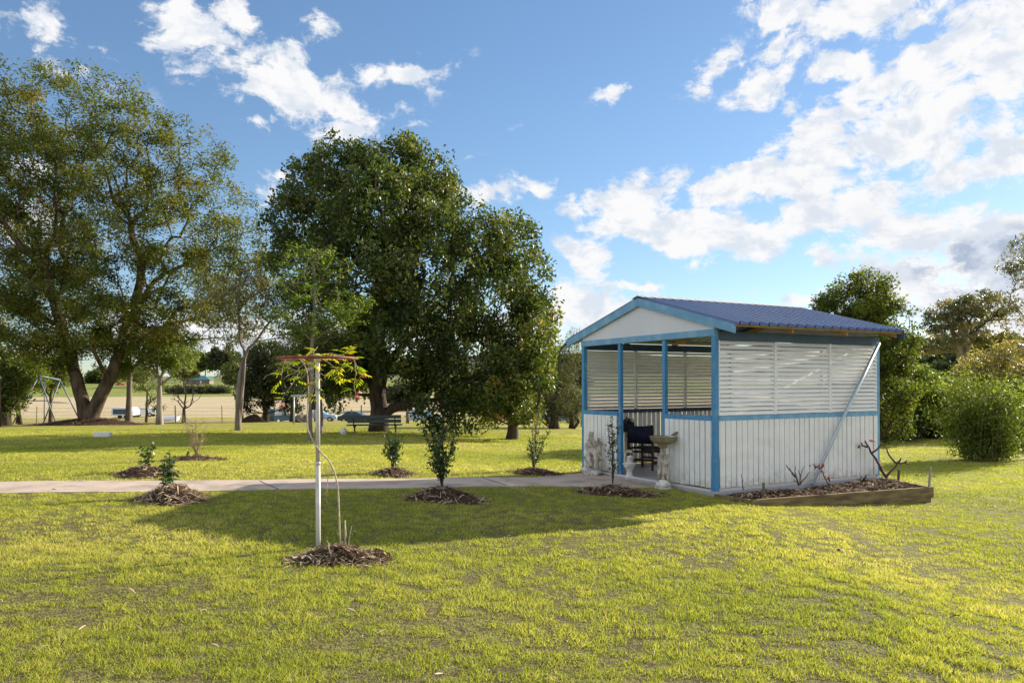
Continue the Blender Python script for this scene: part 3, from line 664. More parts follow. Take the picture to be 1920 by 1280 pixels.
# ---------------------------------------------------------------- trees
def skeleton(rootpts, targets, bf=.45, maxn=6000):
    """greedy balanced spanning tree: rootpts polyline(s) already linked; targets join the cheapest node"""
    P = [np.array(p, float) for p in rootpts[0]]; par = list(rootpts[1])
    pl = [0.0]*len(P)
    for i in range(1, len(P)): pl[i] = pl[par[i]] + np.linalg.norm(P[i]-P[par[i]])
    T = np.array(targets); n = len(T); top = P[-1]
    cost = np.full(n, 1e9); best = np.zeros(n, int); done = np.zeros(n, bool)
    def upd(k):
        nonlocal cost, best
        dd = np.linalg.norm(T-P[k], axis=1); dz = P[k][2]-T[:, 2]
        c = dd + bf*pl[k] + np.maximum(dz, 0)*.5
        m = (c < cost) & ~done; cost[m] = c[m]; best[m] = k
    for k in range(len(P)): upd(k)
    for _ in range(n):
        i = int(np.argmin(np.where(done, 1e9, cost)))
        if done[i]: break
        done[i] = True; P.append(T[i]); par.append(int(best[i])); pl.append(pl[best[i]] + float(np.linalg.norm(T[i]-P[best[i]]))); upd(len(P)-1)
    return np.array(P), par
def limbs(name, P, par, fixed_r, tip, mat_, parent, origin, seed, pw=2.2, rmin=0.0, wob=.06, sides=None):
    n = len(P); w = np.full(n, tip**pw); ch = [[] for _ in range(n)]
    for i in range(n-1, 0, -1): ch[par[i]].append(i)
    order = list(range(n-1, 0, -1))
    acc = np.zeros(n)
    for i in range(n-1, -1, -1):
        if not ch[i]: acc[i] = tip**pw
        if i: acc[par[i]] += acc[i]
    r = acc**(1/pw); sc = np.ones(n)
    for i in range(n):
        if i in fixed_r: sc[i] = fixed_r[i]/max(r[i], 1e-6)
        else: sc[i] = 1 + (sc[par[i]]-1)*.86
    r = r*sc
    for i in range(1, n): r[i] = min(r[i], r[par[i]]*.97 if i not in fixed_r else r[i])
    mb = MB(); rng = random.Random(seed); started = [False]*n
    stack = [0]; chains = []
    heads = [(None, 0)]
    while heads:
        p, i = heads.pop(); c = ([p] if p is not None else []) + [i]
        while ch[i]:
            j = max(ch[i], key=lambda k: r[k])
            for k in ch[i]:
                if k != j: heads.append((i, k))
            c.append(j); i = j
        chains.append((p is not None, c))
    for hasp, c in chains:
        if len(c) < 2: continue
        pts = [P[k] for k in c]; rr = [float(r[k]) for k in c]
        if hasp: rr[0] = min(rr[0], rr[1]*1.15)
        if rr[-1] < rmin and max(rr) < rmin: continue
        q = []; qr = []
        for a in range(len(pts)-1):
            p0 = pts[max(a-1, 0)]; p1 = pts[a]; p2 = pts[a+1]; p3 = pts[min(a+2, len(pts)-1)]; L = np.linalg.norm(p2-p1); m = 3 if L > .5 else 2
            for t in range(m):
                u = t/m; v = .5*((2*p1)+(-p0+p2)*u+(2*p0-5*p1+4*p2-p3)*u*u+(-p0+3*p1-3*p2+p3)*u**3)
                if t: v = v + np.array([rng.uniform(-1, 1) for _ in range(3)])*wob*L*.5
                q.append(v-origin); qr.append(rr[a]*(1-u)+rr[a+1]*u)
        q.append(pts[-1]-origin); qr.append(rr[-1]*.7)
        s = 12 if max(qr) > .14 else (6 if max(qr) > .04 else 4)
        mb.tube(q, qr, s, cap=False)
    o = mb.build(name, mat_, parent)
    return o, r
def leaves(name, C, ln, wd, mat_, parent, rng, shade=None, droop=.0, up=.4, jit=.25):
    n = len(C); nrm = rng.normal(0, 1, (n, 3)); nrm[:, 2] += up*2; nrm /= np.linalg.norm(nrm, axis=1)[:, None]
    d = rng.normal(0, 1, (n, 3)); d[:, 2] -= droop*2; d -= (d*nrm).sum(1)[:, None]*nrm; d /= np.linalg.norm(d, axis=1)[:, None]; s = np.cross(nrm, d)
    L = ln*rng.uniform(.6, 1.35, n)[:, None]; W = wd*rng.uniform(.7, 1.3, n)[:, None]
    V = np.stack([C-d*L*.5, C+s*W*.5+nrm*W*.12, C+d*L*.5, C-s*W*.5+nrm*W*.12], 1).reshape(-1, 3)
    r = np.clip((rng.random(n) if shade is None else shade + rng.uniform(-jit, jit, n)), 0, 1)
    return mesh_np(name, V, 4, np.arange(4*n), mat_, parent, np.repeat(r, 4))
def tree(name, label, cat, base, D, stems, blobs, n, nl, leaf, lmat, bark, seed, tr=.2, tip=.012, spread=.45, bf=.4, hollow=0., cl=None, group=None, droop=0., up=.4, rmin=0., jit=.3, depth=1.0, edgeleaf=.0, flatten=1.0, tops=None, clump=0., wob=.06):
    """stems: list of [(px,py,extra depth),...] polylines starting at the base; blobs: (px,py,rx,ry,depth offset m[,depth radius m])"""
    rng = np.random.default_rng(seed)
    b = at(*base) if D is None else pt(base[0], base[1], D); D = b.y
    b.z = ground(b.x, b.y)
    root = empty(name, b, 0, label, cat, group); o = np.array(b)
    P = [o + np.array([0, 0, -.15])]; par = [0]; fixed = {0: tr*1.25}
    for st in stems:
        k = 0; sr = tr*(1.0 if len(st[0]) < 4 else st[0][3])
        for q, s in enumerate(st):
            w = np.array(pt(s[0], s[1], D + s[2])); P.append(w); par.append(k); k = len(P)-1
            fixed[k] = sr*(1-.55*(q+1)/(len(st)+1))
    # crown targets
    vol = np.array([bb[2]*bb[3]*(bb[5] if len(bb) > 5 else bb[2]*D/F) for bb in blobs]); vol = vol/vol.sum(); T = []
    for bb, v in zip(blobs, vol):
        m = max(3, int(round(n*v))); c = np.array(pt(bb[0], bb[1], D + bb[4])); k = D/F
        rad = np.array([bb[2]*k, (bb[5] if len(bb) > 5 else bb[2]*k*.9)*depth, bb[3]*k])
        u = rng.normal(0, 1, (m, 3)); u /= np.linalg.norm(u, axis=1)[:, None]; q = (rng.random(m)*(1-hollow**3)+hollow**3)**(1/3.)
        T.append(c + u*q[:, None]*rad)
    T = np.concatenate(T); T1 = T[T[:, 2] > gz(T[:, 0], T[:, 1]) + .25]
    if len(T1) < 8: print('LOWTREE', label, b, T[:3]); T1 = T + np.array([0, 0, 2.])
    T = T1
    PP, pr = skeleton((P, par), T, bf)
    tr_o, r = limbs('trunk', PP, pr, fixed, tip, bark, root, o, seed, rmin=rmin, wob=wob)
    # leaf clusters round the twig ends
    isleaf = np.arange(len(PP)) >= len(P); K = PP[isleaf]
    if edgeleaf > 0:
        idx = np.where(isleaf)[0]; t = rng.random(len(idx))[:, None]; E = PP[idx]*(t) + PP[np.array(pr)[idx]]*(1-t); ll = np.linalg.norm(PP[idx]-PP[np.array(pr)[idx]], axis=1)
        K = np.concatenate([K, E[ll > .3][:int(len(E)*edgeleaf)]])
    w = rng.gamma(2.0, 1.0, len(K)); cnt = rng.multinomial(nl, w/w.sum())
    C = np.repeat(K, cnt, 0); ctone = np.repeat(rng.normal(.5, clump, len(K)), cnt) if clump else np.full(len(C), .5)
    off = rng.normal(0, 1, (len(C), 3)); off /= np.linalg.norm(off, axis=1)[:, None]; off *= (rng.random(len(C))**.5)[:, None]*spread; off[:, 2] *= flatten; off[:, 2] -= droop*np.abs(off[:, 0])*.5
    C = C + off; g = gz(C[:, 0], C[:, 1]); C = C[(C[:, 2] > g+.08)]; ctone = ctone[:len(C)]
    leaves('crown', C - o, leaf[0], leaf[1], lmat, root, rng, shade=ctone, droop=droop, up=up, jit=jit)
    return root
LM = {}
LM['olive'] = leafmat('olive_brown_leaf', [(0, (.038,.048,.011)), (.4, (.075,.102,.019)), (.7, (.145,.150,.030)), (1, (.25,.18,.045))], .38, .5, .4)
LM['dense'] = leafmat('glossy_dark_leaf', [(0, (.020,.038,.009)), (.5, (.052,.080,.015)), (.8, (.105,.130,.024)), (1, (.17,.17,.04))], .33, .50, .4)
LM['dense2'] = leafmat('autumn_tinged_leaf', [(0, (.035,.055,.010)), (.5, (.08,.11,.018)), (.85, (.15,.17,.028)), (1, (.30,.18,.045))], .4, .45, .4)
LM['young'] = leafmat('young_green_leaf', [(0, (.04,.07,.012)), (.5, (.085,.135,.02)), (1, (.19,.24,.035))], .42, .45, .4)
LM['bright'] = leafmat('bright_green_leaf', [(0, (.05,.075,.012)), (.5, (.10,.14,.02)), (1, (.22,.25,.04))], .42, .45, .4)
LM['dark2'] = leafmat('deep_green_leaf', [(0, (.018,.028,.008)), (.5, (.042,.058,.014)), (1, (.10,.115,.025))], .32, .5, .3)
LM['mid'] = leafmat('mid_green_leaf', [(0, (.035,.055,.012)), (.5, (.075,.10,.02)), (1, (.17,.19,.04))], .38, .45, .4)
LM['dark'] = leafmat('dark_leaf', [(0, (.012,.020,.008)), (.6, (.028,.040,.014)), (1, (.06,.07,.02))], .22, .5, .4)
LM['sheoak'] = leafmat('grey_olive_needle', [(0, (.035,.045,.025)), (.5, (.065,.075,.04)), (1, (.12,.12,.055))], .3, .6, .2)
LM['gum'] = leafmat('gum_leaf', [(0, (.045,.055,.025)), (.5, (.095,.105,.045)), (.85, (.17,.15,.06)), (1, (.26,.18,.08))], .35, .4, .4)
LM['gumy'] = leafmat('yellow_gum_leaf', [(0, (.08,.08,.03)), (.5, (.19,.17,.06)), (1, (.38,.29,.11))], .4, .45, .4)
LM['bamboo'] = leafmat('bamboo_leaf', [(0, (.04,.06,.014)), (.5, (.10,.135,.026)), (1, (.23,.25,.05))], .5, .5, .3)
LM['camphor'] = leafmat('glossy_green_leaf', [(0, (.026,.040,.010)), (.5, (.062,.088,.016)), (1, (.16,.175,.025))], .40, .62, .25)

# spreading tree on the far left
tree('shade_tree', 'huge spreading olive green tree with two leaning trunks on the left lawn', 'tree', (163,789), 38,
 [[(158,765,0,1.0),(146,720,0),(136,680,.3),(115,610,.3),(100,560,-.5),(85,500,-1)], [(183,755,0,1.0),(205,710,0),(224,665,.5),(238,610,1),(258,550,.5),(268,490,0)], [(100,560,-.5,.25)]][:2],
 [(30,190,95,75,0,3.2),(120,230,90,95,1,3.5),(215,250,90,80,-1,3),(300,285,80,70,0,3),(380,330,75,60,1,3),(440,390,50,60,0,2.5),(20,330,100,110,-1,3.5),(130,380,95,90,1,3.5),(420,470,70,60,0,2.8),
  (0,470,110,110,0,3.5),(100,520,90,90,-1.5,3),(20,610,100,70,0,3),(200,560,70,70,-2,2.5),(330,600,90,45,0,3),(250,640,80,35,-1,2.5),(455,600,45,50,0,2),(300,430,110,90,0,4),(-90,350,100,200,0,4),(110,650,80,40,-1,2.5),(390,540,60,40,0,3),(465,450,50,60,0,2.5),(60,300,110,90,0,4),(250,360,110,70,0,4),(470,520,45,50,0,2),(150,470,90,60,0,3),(60,440,110,80,1,4),(120,620,80,50,1,3),(360,490,80,50,1,3),(420,560,60,50,-1,2.5),(210,170,60,30,0,3),(330,250,50,30,0,3),(60,560,90,50,0,3),(270,560,60,50,0,3)],
 1700, 150000, (.20,.070), LM["olive"], M["barkbig"], 7, tr=.36, tip=.012, spread=.66, bf=.30, hollow=.30, edgeleaf=.20, flatten=.70, clump=.16, jit=.16, up=.8)
# dense dome tree in the centre
tree('dense_tree', 'broad dense dark green tree with drooping limbs behind the bench', 'tree', (711,809), None,
 [[(711,780,0,1.0),(708,720,0),(706,650,0),(712,560,0),(730,470,.5)], [(724,775,0,.55),(765,757,-.5),(800,728,-1),(835,690,-1)], [(702,740,.1,.45),(685,690,0),(668,620,0)], [(722,700,0,.45),(760,640,0),(820,570,0)]],
 [(650,325,75,55,0,3),(740,322,85,55,0,3),(800,340,60,60,0,3),(600,370,75,60,0,3),(700,390,110,80,-1,4),(820,420,70,80,0,3),(560,420,55,60,0,2.4),(580,500,70,70,0,3),(690,510,100,90,-1.5,3.5),(800,530,110,100,-1,3.5),
  (910,450,60,62,0,2.6),(965,460,55,65,.5,2.5),(990,540,55,75,0,2.6),(1005,610,42,70,0,2.2),(920,570,85,90,0,3.2),(880,670,90,90,-1,3),(960,700,60,75,0,2.6),(830,730,55,70,-2,1.8),(835,800,26,34,-2.2,.9),
  (640,600,60,60,0,3),(620,690,60,50,0,2.4),(655,735,35,28,-1,1.6),(760,640,90,70,-1.5,3),(690,660,60,50,1,2),(900,770,45,28,-1,1.2)],
 1900, 108000, (.165,.085), LM['dense'], M['bark'], 21, tr=.36, tip=.012, spread=.42, bf=.30, hollow=.6, edgeleaf=.1, clump=.30, jit=.16, droop=.35, up=.2)
# short-trunked tree at its right
tree('orchard_tree', 'small tree with a short thick trunk right of the big dense tree', 'tree', (961,823), None,
 [[(962,800,0,1.0),(964,775,0),(968,740,0)]],
 [(960,720,55,45,0,1.6),(1000,700,40,60,0,1.4),(930,750,50,35,0,1.5),(1010,640,35,50,.5,1.3),(985,770,35,22,-.5,1)],
 260, 13000, (.15,.07), LM['dense2'], M['bark'], 31, tr=.20, tip=.010, spread=.36, bf=.35, droop=.5, clump=.2, jit=.3)
# young pale green tree with slim grey trunks
tree('young_tree', 'young light green tree with a slim grey trunk behind the wheel post', 'tree', (582,826), None,
 [[(581,790,0,1.0),(584,720,0),(586,640,0),(590,560,0),(586,490,0)]],
 [(585,480,45,30,0,1.2),(560,520,50,28,0,1.4),(620,505,40,30,0,1.2),(590,560,70,30,0,1.6),(640,575,60,35,0,1.4),(540,600,60,30,0,1.5),(600,620,70,28,0,1.5),(655,600,40,26,0,1)],
 210, 6000, (.11,.05), LM['young'], M['barkg'], 41, tr=.075, tip=.008, spread=.28, bf=.25, flatten=.45, clump=.2, up=1.0, wob=.03)
tree('young_tree', 'bare lower grey trunk of a thin tree just right of the young light green tree', 'tree', (598,812), None,
 [[(600,780,0,1.0),(598,730,0),(604,660,0),(606,600,0)]], [(600,640,50,40,0,1.2),(640,660,50,30,0,1.2),(560,670,45,30,0,1.2)],
 110, 3600, (.13,.06), LM['mid'], M['barkg'], 43, tr=.13, tip=.008, spread=.3, bf=.3, wob=.03)
# forked pale tree
tree('gum_sapling', 'slender tree with a pale forked upper trunk on the left lawn', 'tree', (447,807), None,
 [[(447,770,0,1.0),(449,720,0),(455,680,0),(459,672,0)], [(459,672,0,.5),(451,640,0),(448,590,0),(449,520,0)], [(459,673,0,.5),(480,640,0),(505,605,0),(530,585,0)]],
 [(470,560,60,50,0,1.8),(430,620,50,30,0,1.4),(530,560,60,40,0,1.6),(480,520,40,30,0,1.3),(410,560,40,45,0,1.5),(560,620,40,30,0,1.3)],
 260, 7000, (.17,.045), LM['gum'], M['barkg'], 47, tr=.115, tip=.008, spread=.35, bf=.3, droop=.6, clump=.2, wob=.03)
tree('lawn_tree', 'grey straight trunk left of the white van with leaves above', 'tree', (241,797), 40,
 [[(242,760,0,1.0),(243,700,0),(243,640,0)]], [(240,640,60,35,0,2),(225,685,45,30,0,1.5),(285,655,50,35,0,1.6),(330,640,50,30,0,1.6)],
 190, 11000, (.17,.06), LM['bright'], M['barkg'], 51, tr=.17, tip=.01, spread=.4, bf=.4, wob=.02)
tree('lawn_tree', 'pale forked trunk standing right of the boat trailer', 'tree', (299,798), 39,
 [[(299,760,0,1.0),(300,722,0)], [(300,722,0,.6),(295,700,0),(292,680,0)], [(300,722,0,.6),(305,700,0),(305,670,0)]], [(300,660,55,35,0,2),(340,670,40,25,0,1.5),(320,690,35,18,0,1.2)],
 130, 6500, (.17,.06), LM['bright'], M['barkw'], 53, tr=.17, tip=.01, spread=.4, bf=.4, wob=.02)
tree('small_tree', 'thin dark forked little tree in front of the caravan', 'tree', (275,786), 52,
 [[(275,765,0,1.0),(276,745,0)]], [(275,715,30,26,0,1.2),(292,755,16,20,0,.6),(262,700,22,16,0,.8)],
 70, 2400, (.15,.06), LM['mid'], M['bark'], 55, tr=.09, tip=.008, spread=.3, bf=.4)
tree('bare_tree', 'small leafless pale tree near the wire fence', 'tree', (345,790), 48,
 [[(345,778,0,1.0),(345,766,0)]], [(345,735,32,28,0,1.2),(360,715,20,20,0,.8)],
 60, 60, (.1,.04), LM['gum'], M['barkg'], 57, tr=.13, tip=.010, spread=.3, bf=.35)
tree('small_tree', 'thin dark trunk just right of the pale forked sapling', 'tree', (455,790), 50,
 [[(455,765,0,1.0),(453,730,0)]], [(450,700,40,35,0,1.5),(480,720,35,30,0,1.4)],
 90, 3000, (.17,.06), LM['mid'], M['bark'], 59, tr=.09, tip=.008, spread=.35, bf=.4)
tree('citrus_tree', 'low dark rounded tree with mulch at its foot left of the wheel post', 'tree', (500,792), 47,
 [[(498,775,0,1.0),(494,750,0)]], [(490,720,45,50,0,2),(530,700,50,45,0,2),(500,670,40,30,0,1.8),(470,760,22,22,0,1),(545,745,30,28,0,1.3)],
 280, 17000, (.17,.085), LM['dark'], M['bark'], 61, tr=.16, tip=.01, spread=.4, bf=.4, clump=.2)
tree('citrus_tree', 'dark rounded tree with a reddish trunk behind the grey rock', 'tree', (549,787), 52,
 [[(549,770,0,1.0),(549,745,0)]], [(545,710,42,40,0,1.8),(590,715,40,35,0,1.8),(640,720,45,40,0,1.8),(605,665,55,40,0,2),(660,690,45,45,0,1.8),(560,650,40,30,0,1.8)],
 260, 17000, (.17,.085), LM['dark'], M['bark'], 63, tr=.2, tip=.01, spread=.4, bf=.4, clump=.2)
for k, (px, py, sc, lab) in enumerate(((1040,808,1.0,'tall grey green she-oak with a straight dark trunk left of the shelter'), (1072,808,.55,'short thick-trunked she-oak close to the left wall of the shelter'), (990,803,.5,'small dark she-oak between the orchard tree and the parked cars'))):
    tree('she_oak', lab, 'tree', (px,py), (38,40,50)[k], [[(px,780,0,1.0),(px,740,0),(px+1,int(808-130*sc),0)]],
     [(px,720 if sc>.9 else 760,38*sc+8,60*sc,0,2),(px+12,680 if sc>.9 else 745,30*sc+6,40*sc,0,1.6),(px-8,765,34*sc+4,20*sc,0,1.6)] + ([(px+28,640,20,22,0,1)] if sc > .9 else []),
     int(220*sc), int(12000*sc), (.30,.022), LM['sheoak'], M['bark'], 70+k, tr=.20*sc+.03, tip=.008, spread=.45, bf=.5, droop=.6, clump=.2)
# far left shrubs and trees
for k, (px, py, rx, ry, D, lm, lab) in enumerate(((35,700,50,45,44,'bright','light green bushy tree behind the swing frame'), (95,690,45,40,52,'mid','leafy tree showing between the swing frame and the big trunk'), (10,730,36,45,38,'mid','leafy shrub at the far left edge behind the tree stump'), (-30,690,50,60,40,'mid','green tree cut by the left edge of the picture'))):
    tree('bushy_tree', lab, 'tree', (px,790), D, [[(px,770,0,1.0),(px,745,0)]], [(px,py,rx,ry,0),(px+rx*.4,py-ry*.3,rx*.6,ry*.6,0),(px-rx*.4,py+ry*.4,rx*.6,ry*.5,0)], 170, 6500, (.2,.08), LM[lm], M['bark'], 80+k, tr=.13, tip=.01, spread=.5, bf=.4, clump=.2, group='shrubby trees beyond the swing frame')
# distant tree line beyond the paddock
rt = random.Random(5)
FARL = ['pale olive crown left of the teal roofed house','dark crown right above the teal roof','round dark crown right of the teal roofed house','brownish crown behind the pale forked sapling','wide olive crown behind the citrus tree','dark crown seen under the dense tree','small crown at the left above the pink grass field','tall rounded crown near the middle of the horizon','low bushy crown far behind the bench','olive crown between the bench and the orchard tree','dark crown left of the she-oak','rounded crown behind the shelter left corner','far crown showing left of the big leaning trunk','far crown showing between the two big leaning trunks']
for k, (px, py, rx, ry, D) in enumerate(((345,690,22,20,190),(385,678,26,16,230),(425,672,30,26,200),(440,700,24,18,170),(500,665,34,24,190),(600,690,40,26,160),(255,700,24,14,240),(560,676,32,22,180),(760,740,40,22,100),(860,745,36,24,105),(1000,700,36,36,110),(1075,700,30,40,95),(120,704,30,16,200),(190,706,26,14,220))):
    tree('far_tree', 'distant ' + FARL[k], 'tree', (px, py+ry), D*2 if D > 120 else D*1.35, [[(px,py+ry*.8,0,1.0),(px,py+ry*.3,0)]], [(px,py,rx,ry,0),(px+rx*.5,py+ry*.2,rx*.6,ry*.7,0),(px-rx*.5,py+ry*.1,rx*.6,ry*.7,0)],
      110, 4200, (D*.0080, D*.0055), LM[('gum','mid','sheoak')[k % 3]], M['bark'], 100+k, tr=D*.0013, tip=.02, spread=D*.011, bf=.5, group='distant trees beyond the paddock', clump=.2)
# right side -------------------------------------------------------
tree('camphor_tree', 'large rounded glossy green tree rising behind the shelter roof', 'tree', (1610,845), 27,
 [[(1610,800,0,1.0),(1612,740,0),(1612,650,0)]],
 [(1612,560,58,50,0,1.6),(1580,590,55,55,0,1.8),(1650,600,45,50,0,1.6),(1600,650,75,60,0,2),(1660,660,50,50,0,1.7),(1680,660,26,50,0,1),(1655,735,55,45,0,1.6),(1600,740,60,60,0,2),(1675,785,30,30,0,1.1),(1650,810,34,22,0,1.1)],
 700, 42000, (.13,.06), LM['camphor'], M['bark'], 121, tr=.3, tip=.010, spread=.32, bf=.35, hollow=.55, clump=.2, jit=.25)
tree('small_tree', 'small round-headed tree with a dark trunk right of the glossy tree', 'tree', (1723,838), 31,
 [[(1723,815,0,1.0),(1722,775,0)]], [(1725,715,30,24,0,1.2),(1700,745,30,26,0,1.2),(1745,745,30,26,0,1.2),(1722,775,40,18,0,1.3)],
 200, 10000, (.15,.07), LM['bright'], M['bark'], 123, tr=.13, tip=.01, spread=.32, bf=.4, clump=.22)
for k, (px, py, rx, ry, D, lm, lab) in enumerate(((1690,815,34,24,30,'dark','dark shrub against the back lawn edge beside the shelter'), (1745,815,38,26,32,'dark','very dark shrub left of the bamboo clump'), (1665,830,26,16,29,'mid','low shrub right behind the shelter corner post'), (1760,770,36,34,36,'mid','green shrub behind the dark shrub left of the bamboo'),
    (1700,735,40,34,48,'dark2','bushy tree in the gully below the wooded hill'), (1762,725,34,26,50,'bright','light green bush below the tall gum'), (1720,765,40,34,40,'dark2','leafy bush behind the small round-headed tree'), (1850,735,50,40,44,'gum','olive bush behind the bamboo clump'), (1900,760,44,50,30,'mid','leafy bush at the right edge behind the bamboo'), (1910,835,32,28,24,'dark','dark low shrub at the right edge beside the bamboo'),
    (1728,790,46,40,34,'dark2','rounded shrub behind the trunk of the small round-headed tree'),(1775,800,36,36,33,'dark','tall dark shrub touching the left side of the bamboo'),(1870,700,50,40,60,'mid','leafy tree below the tall gum crown behind the bamboo'),(1790,760,40,40,40,'dark2','bush directly behind the left side of the bamboo clump'),(1640,790,40,30,34,'dark','dark shrub behind the shelter'))):
    tree('shrub', lab, 'shrub', (px, py+ry), D, [[(px,py+ry*.6,0,1.0),(px,py,0)]], [(px,py,rx,ry,0),(px+rx*.5,py+ry*.2,rx*.6,ry*.7,0),(px-rx*.5,py+ry*.1,rx*.6,ry*.8,0)], 150, 5200, (.16,.075), LM[lm], M['bark'], 130+k, tr=.07, tip=.01, spread=.42, bf=.4, clump=.2, group='shrubs along the right lawn edge')
tree('tall_gum', 'tall open-crowned gum tree with pale trunks on the right skyline', 'tree', (1808,745), 75,
 [[(1806,700,0,1.0),(1800,660,0),(1790,630,0)], [(1808,745,0,.8),(1813,700,0),(1812,650,0),(1810,610,0)], [(1806,700,0,.6),(1822,640,0),(1840,610,0)]],
 [(1790,580,42,26,0,4),(1830,572,40,24,0,4),(1755,610,26,26,0,3),(1800,620,42,24,0,4),(1860,590,28,18,0,3),(1735,655,18,14,0,2),(1770,650,26,16,0,3),(1850,640,40,26,0,4),(1880,650,36,24,0,4)],
 260, 13000, (.36,.13), LM['gum'], M['barkw'], 151, tr=.42, tip=.03, spread=.85, bf=.3, flatten=.5, clump=.2)
tree('gum_tree', 'yellowish gum with pale branches behind the right of the bamboo', 'tree', (1900,800), 34,
 [[(1895,760,0,1.0),(1870,720,0),(1880,690,0)]], [(1850,690,40,34,0,2),(1890,680,40,40,0,2),(1910,720,40,40,0,2),(1860,730,36,24,0,1.6)],
 260, 9000, (.20,.055), LM['gumy'], M['barkw'], 153, tr=.09, tip=.012, spread=.42, bf=.35, clump=.25)
tree('edge_gum', 'sparse gum with bare pale twigs leaning in from the right edge', 'tree', (1985,850), 22,
 [[(1980,760,0,1.0),(1965,700,0),(1955,640,0)], [(1965,700,0,.45),(1925,690,0),(1890,672,0)], [(1955,640,0,.5),(1925,600,0),(1895,560,0)]],
 [(1925,500,28,40,0,1.2),(1915,560,26,30,0,1),(1955,480,40,60,0,1.6),(1895,590,16,24,0,.7),(1930,640,24,26,0,.9)],
 260, 4200, (.12,.035), LM['gum'], M['barkw'], 155, tr=.07, tip=.005, spread=.2, bf=.25, droop=.4, clump=.2)
# bamboo clump
def bamboo():
    rng = np.random.default_rng(9); b = at(1848, 862); root = empty('bamboo_clump', b, 0, 'large feathery clump of bamboo on the lawn right of the shelter', 'bamboo')
    k = b.y/F; mb = MB(); C = []
    for i in range(46):
        a = rng.uniform(0, 6.28); q = rng.uniform(0, 1)**.6; x = math.cos(a)*q*.80; y = math.sin(a)*q*.7; H = rng.uniform(1.15, 2.55); lx = x*.8 + rng.normal(0, .34); ly = y*.8 + rng.normal(0, .25)
        pts = []
        for t in np.linspace(0, 1, 7): pts.append(np.array([x*.8 + lx*t**1.7*.9, y*.8+ly*t**1.7*.9, H*(t - .10*t**3) + ground(b.x+x, b.y+y)-b.z]))
        mb.tube(pts, [.014*(1-.75*t) for t in np.linspace(0, 1, 7)], 5)
        for t in np.concatenate([np.linspace(.04, .5, 11), np.linspace(.5, 1.04, 14)]):
            f = min(t, 1)*6; j = min(int(f), 5); p = pts[j]*(1-(f-j))+pts[j+1]*(f-j); C.append(p + rng.normal(0, .15, 3)*np.array([1.5, 1.5, 1]) + rng.normal(0, 1, (rng.integers(2, 34), 3))*np.array([.16, .16, .11])*(.75+.4*t))
    mb.build('cane', M['twig'], root); C = np.concatenate(C); C = C[C[:, 2] > .06]
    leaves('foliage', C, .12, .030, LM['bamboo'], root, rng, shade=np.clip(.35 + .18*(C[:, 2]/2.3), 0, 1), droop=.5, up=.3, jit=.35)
bamboo()

# ---------------------------------------------------------------- small plants
def sapling(name, label, px, py, hpx, wpx, nst, nl, leaf, lm, seed, cat='shrub', group=None, lean=0, barkm='bark', lo=.15, taper=True, rise=0.0, r0=.009):
    rng = np.random.default_rng(seed); b = at(px, py); b.z += rise; k = b.y/F; root = empty(name, b, 0, label, cat, group); H = hpx*k; W = wpx*k*.5
    mb = MB(); C = []
    for i in range(nst):
        a = rng.uniform(0, 6.28); sp = W*rng.uniform(.2, 1.); hh = H*rng.uniform(.7, 1.0) if i else H
        if i == 0: sp *= .2
        ex = math.cos(a)*sp + lean*k; ey = math.sin(a)*sp
        pts = [np.array([ex*t**1.2, ey*t**1.2, hh*t-.05*(t == 0)]) + (rng.normal(0, .012, 3) if 0 < t < 1 else 0) for t in np.linspace(0, 1, 6)]
        mb.tube(pts, [r0*(1-.7*t) for t in np.linspace(0, 1, 6)], 5)
        for _ in range(5):
            t = rng.uniform(lo, .9); f = t*5; j = min(int(f), 4); p = pts[j]*(1-(f-j))+pts[j+1]*(f-j); aa = rng.uniform(0, 6.28); L = W*rng.uniform(.3, .8)*(1.15-t if taper else 1)
            q = p + np.array([math.cos(aa)*L, math.sin(aa)*L, L*rng.uniform(.3, 1.1)]); mb.tube([p, (p+q)/2+rng.normal(0, .008, 3), q], [r0*.45, r0*.35, r0*.2], 4)
            for tt in rng.random(max(2, nl//(nst*7))): C.append(p*(1-tt)+q*tt)
        for tt in rng.uniform(lo, 1, max(2, nl//(nst*3))): f = tt*5; j = min(int(f), 4); C.append(pts[j]*(1-(f-j))+pts[j+1]*(f-j))
    mb.build('stems', M[barkm], root)
    if nl:
        C = np.array(C); C = C[rng.integers(0, len(C), nl)] + rng.normal(0, leaf[0]*.5, (nl, 3)); C[:, 2] = np.maximum(C[:, 2], .02)
        leaves('leaves', C, leaf[0], leaf[1], LM[lm], root, rng, up=.3)
    return root
mound('mulch_heap', at(637, 1050), .29, .11, 1000, 3, 'big heap of straw mulch at the foot of the wheel post', el=1.15, ln=.10, bias=.08)
mound('mulch_heap', at(706, 1046)+Vector((.0,0,0)), .11, .06, 160, 4, 'small brown clod of mulch right of the wheel post heap')
mound('mulch_heap', at(325, 938), .40, .17, 900, 5, 'straw mulch heap in front of the path at the left', el=1.1, ln=.15, bias=.08)
mound('mulch_heap', at(272, 890), .42, .13, 500, 6, 'mulch heap on the lawn just beyond the path at the left', el=1.2)
mound('mulch_heap', at(366, 861), .42, .07, 350, 7, 'flat mulch heap under the bare twig bush', el=1.3)
mound('mulch_heap', at(738, 891), .36, .12, 500, 8, 'mulch heap beyond the path left of the middle', bias=.05)
mound('mulch_heap', at(830, 936), .40, .16, 700, 9, 'dark mulch heap in the shade in front of the path', el=1.2, ln=.12)
mound('mulch_heap', at(1002, 888), .42, .10, 400, 10, 'dark mulch heap beyond the path close to the shelter', el=1.2)
mound('mulch_heap', at(1155, 925), .42, .10, 600, 11, 'twiggy mulch heap in the shade in front of the shelter doorway', el=1.35, ln=.13)
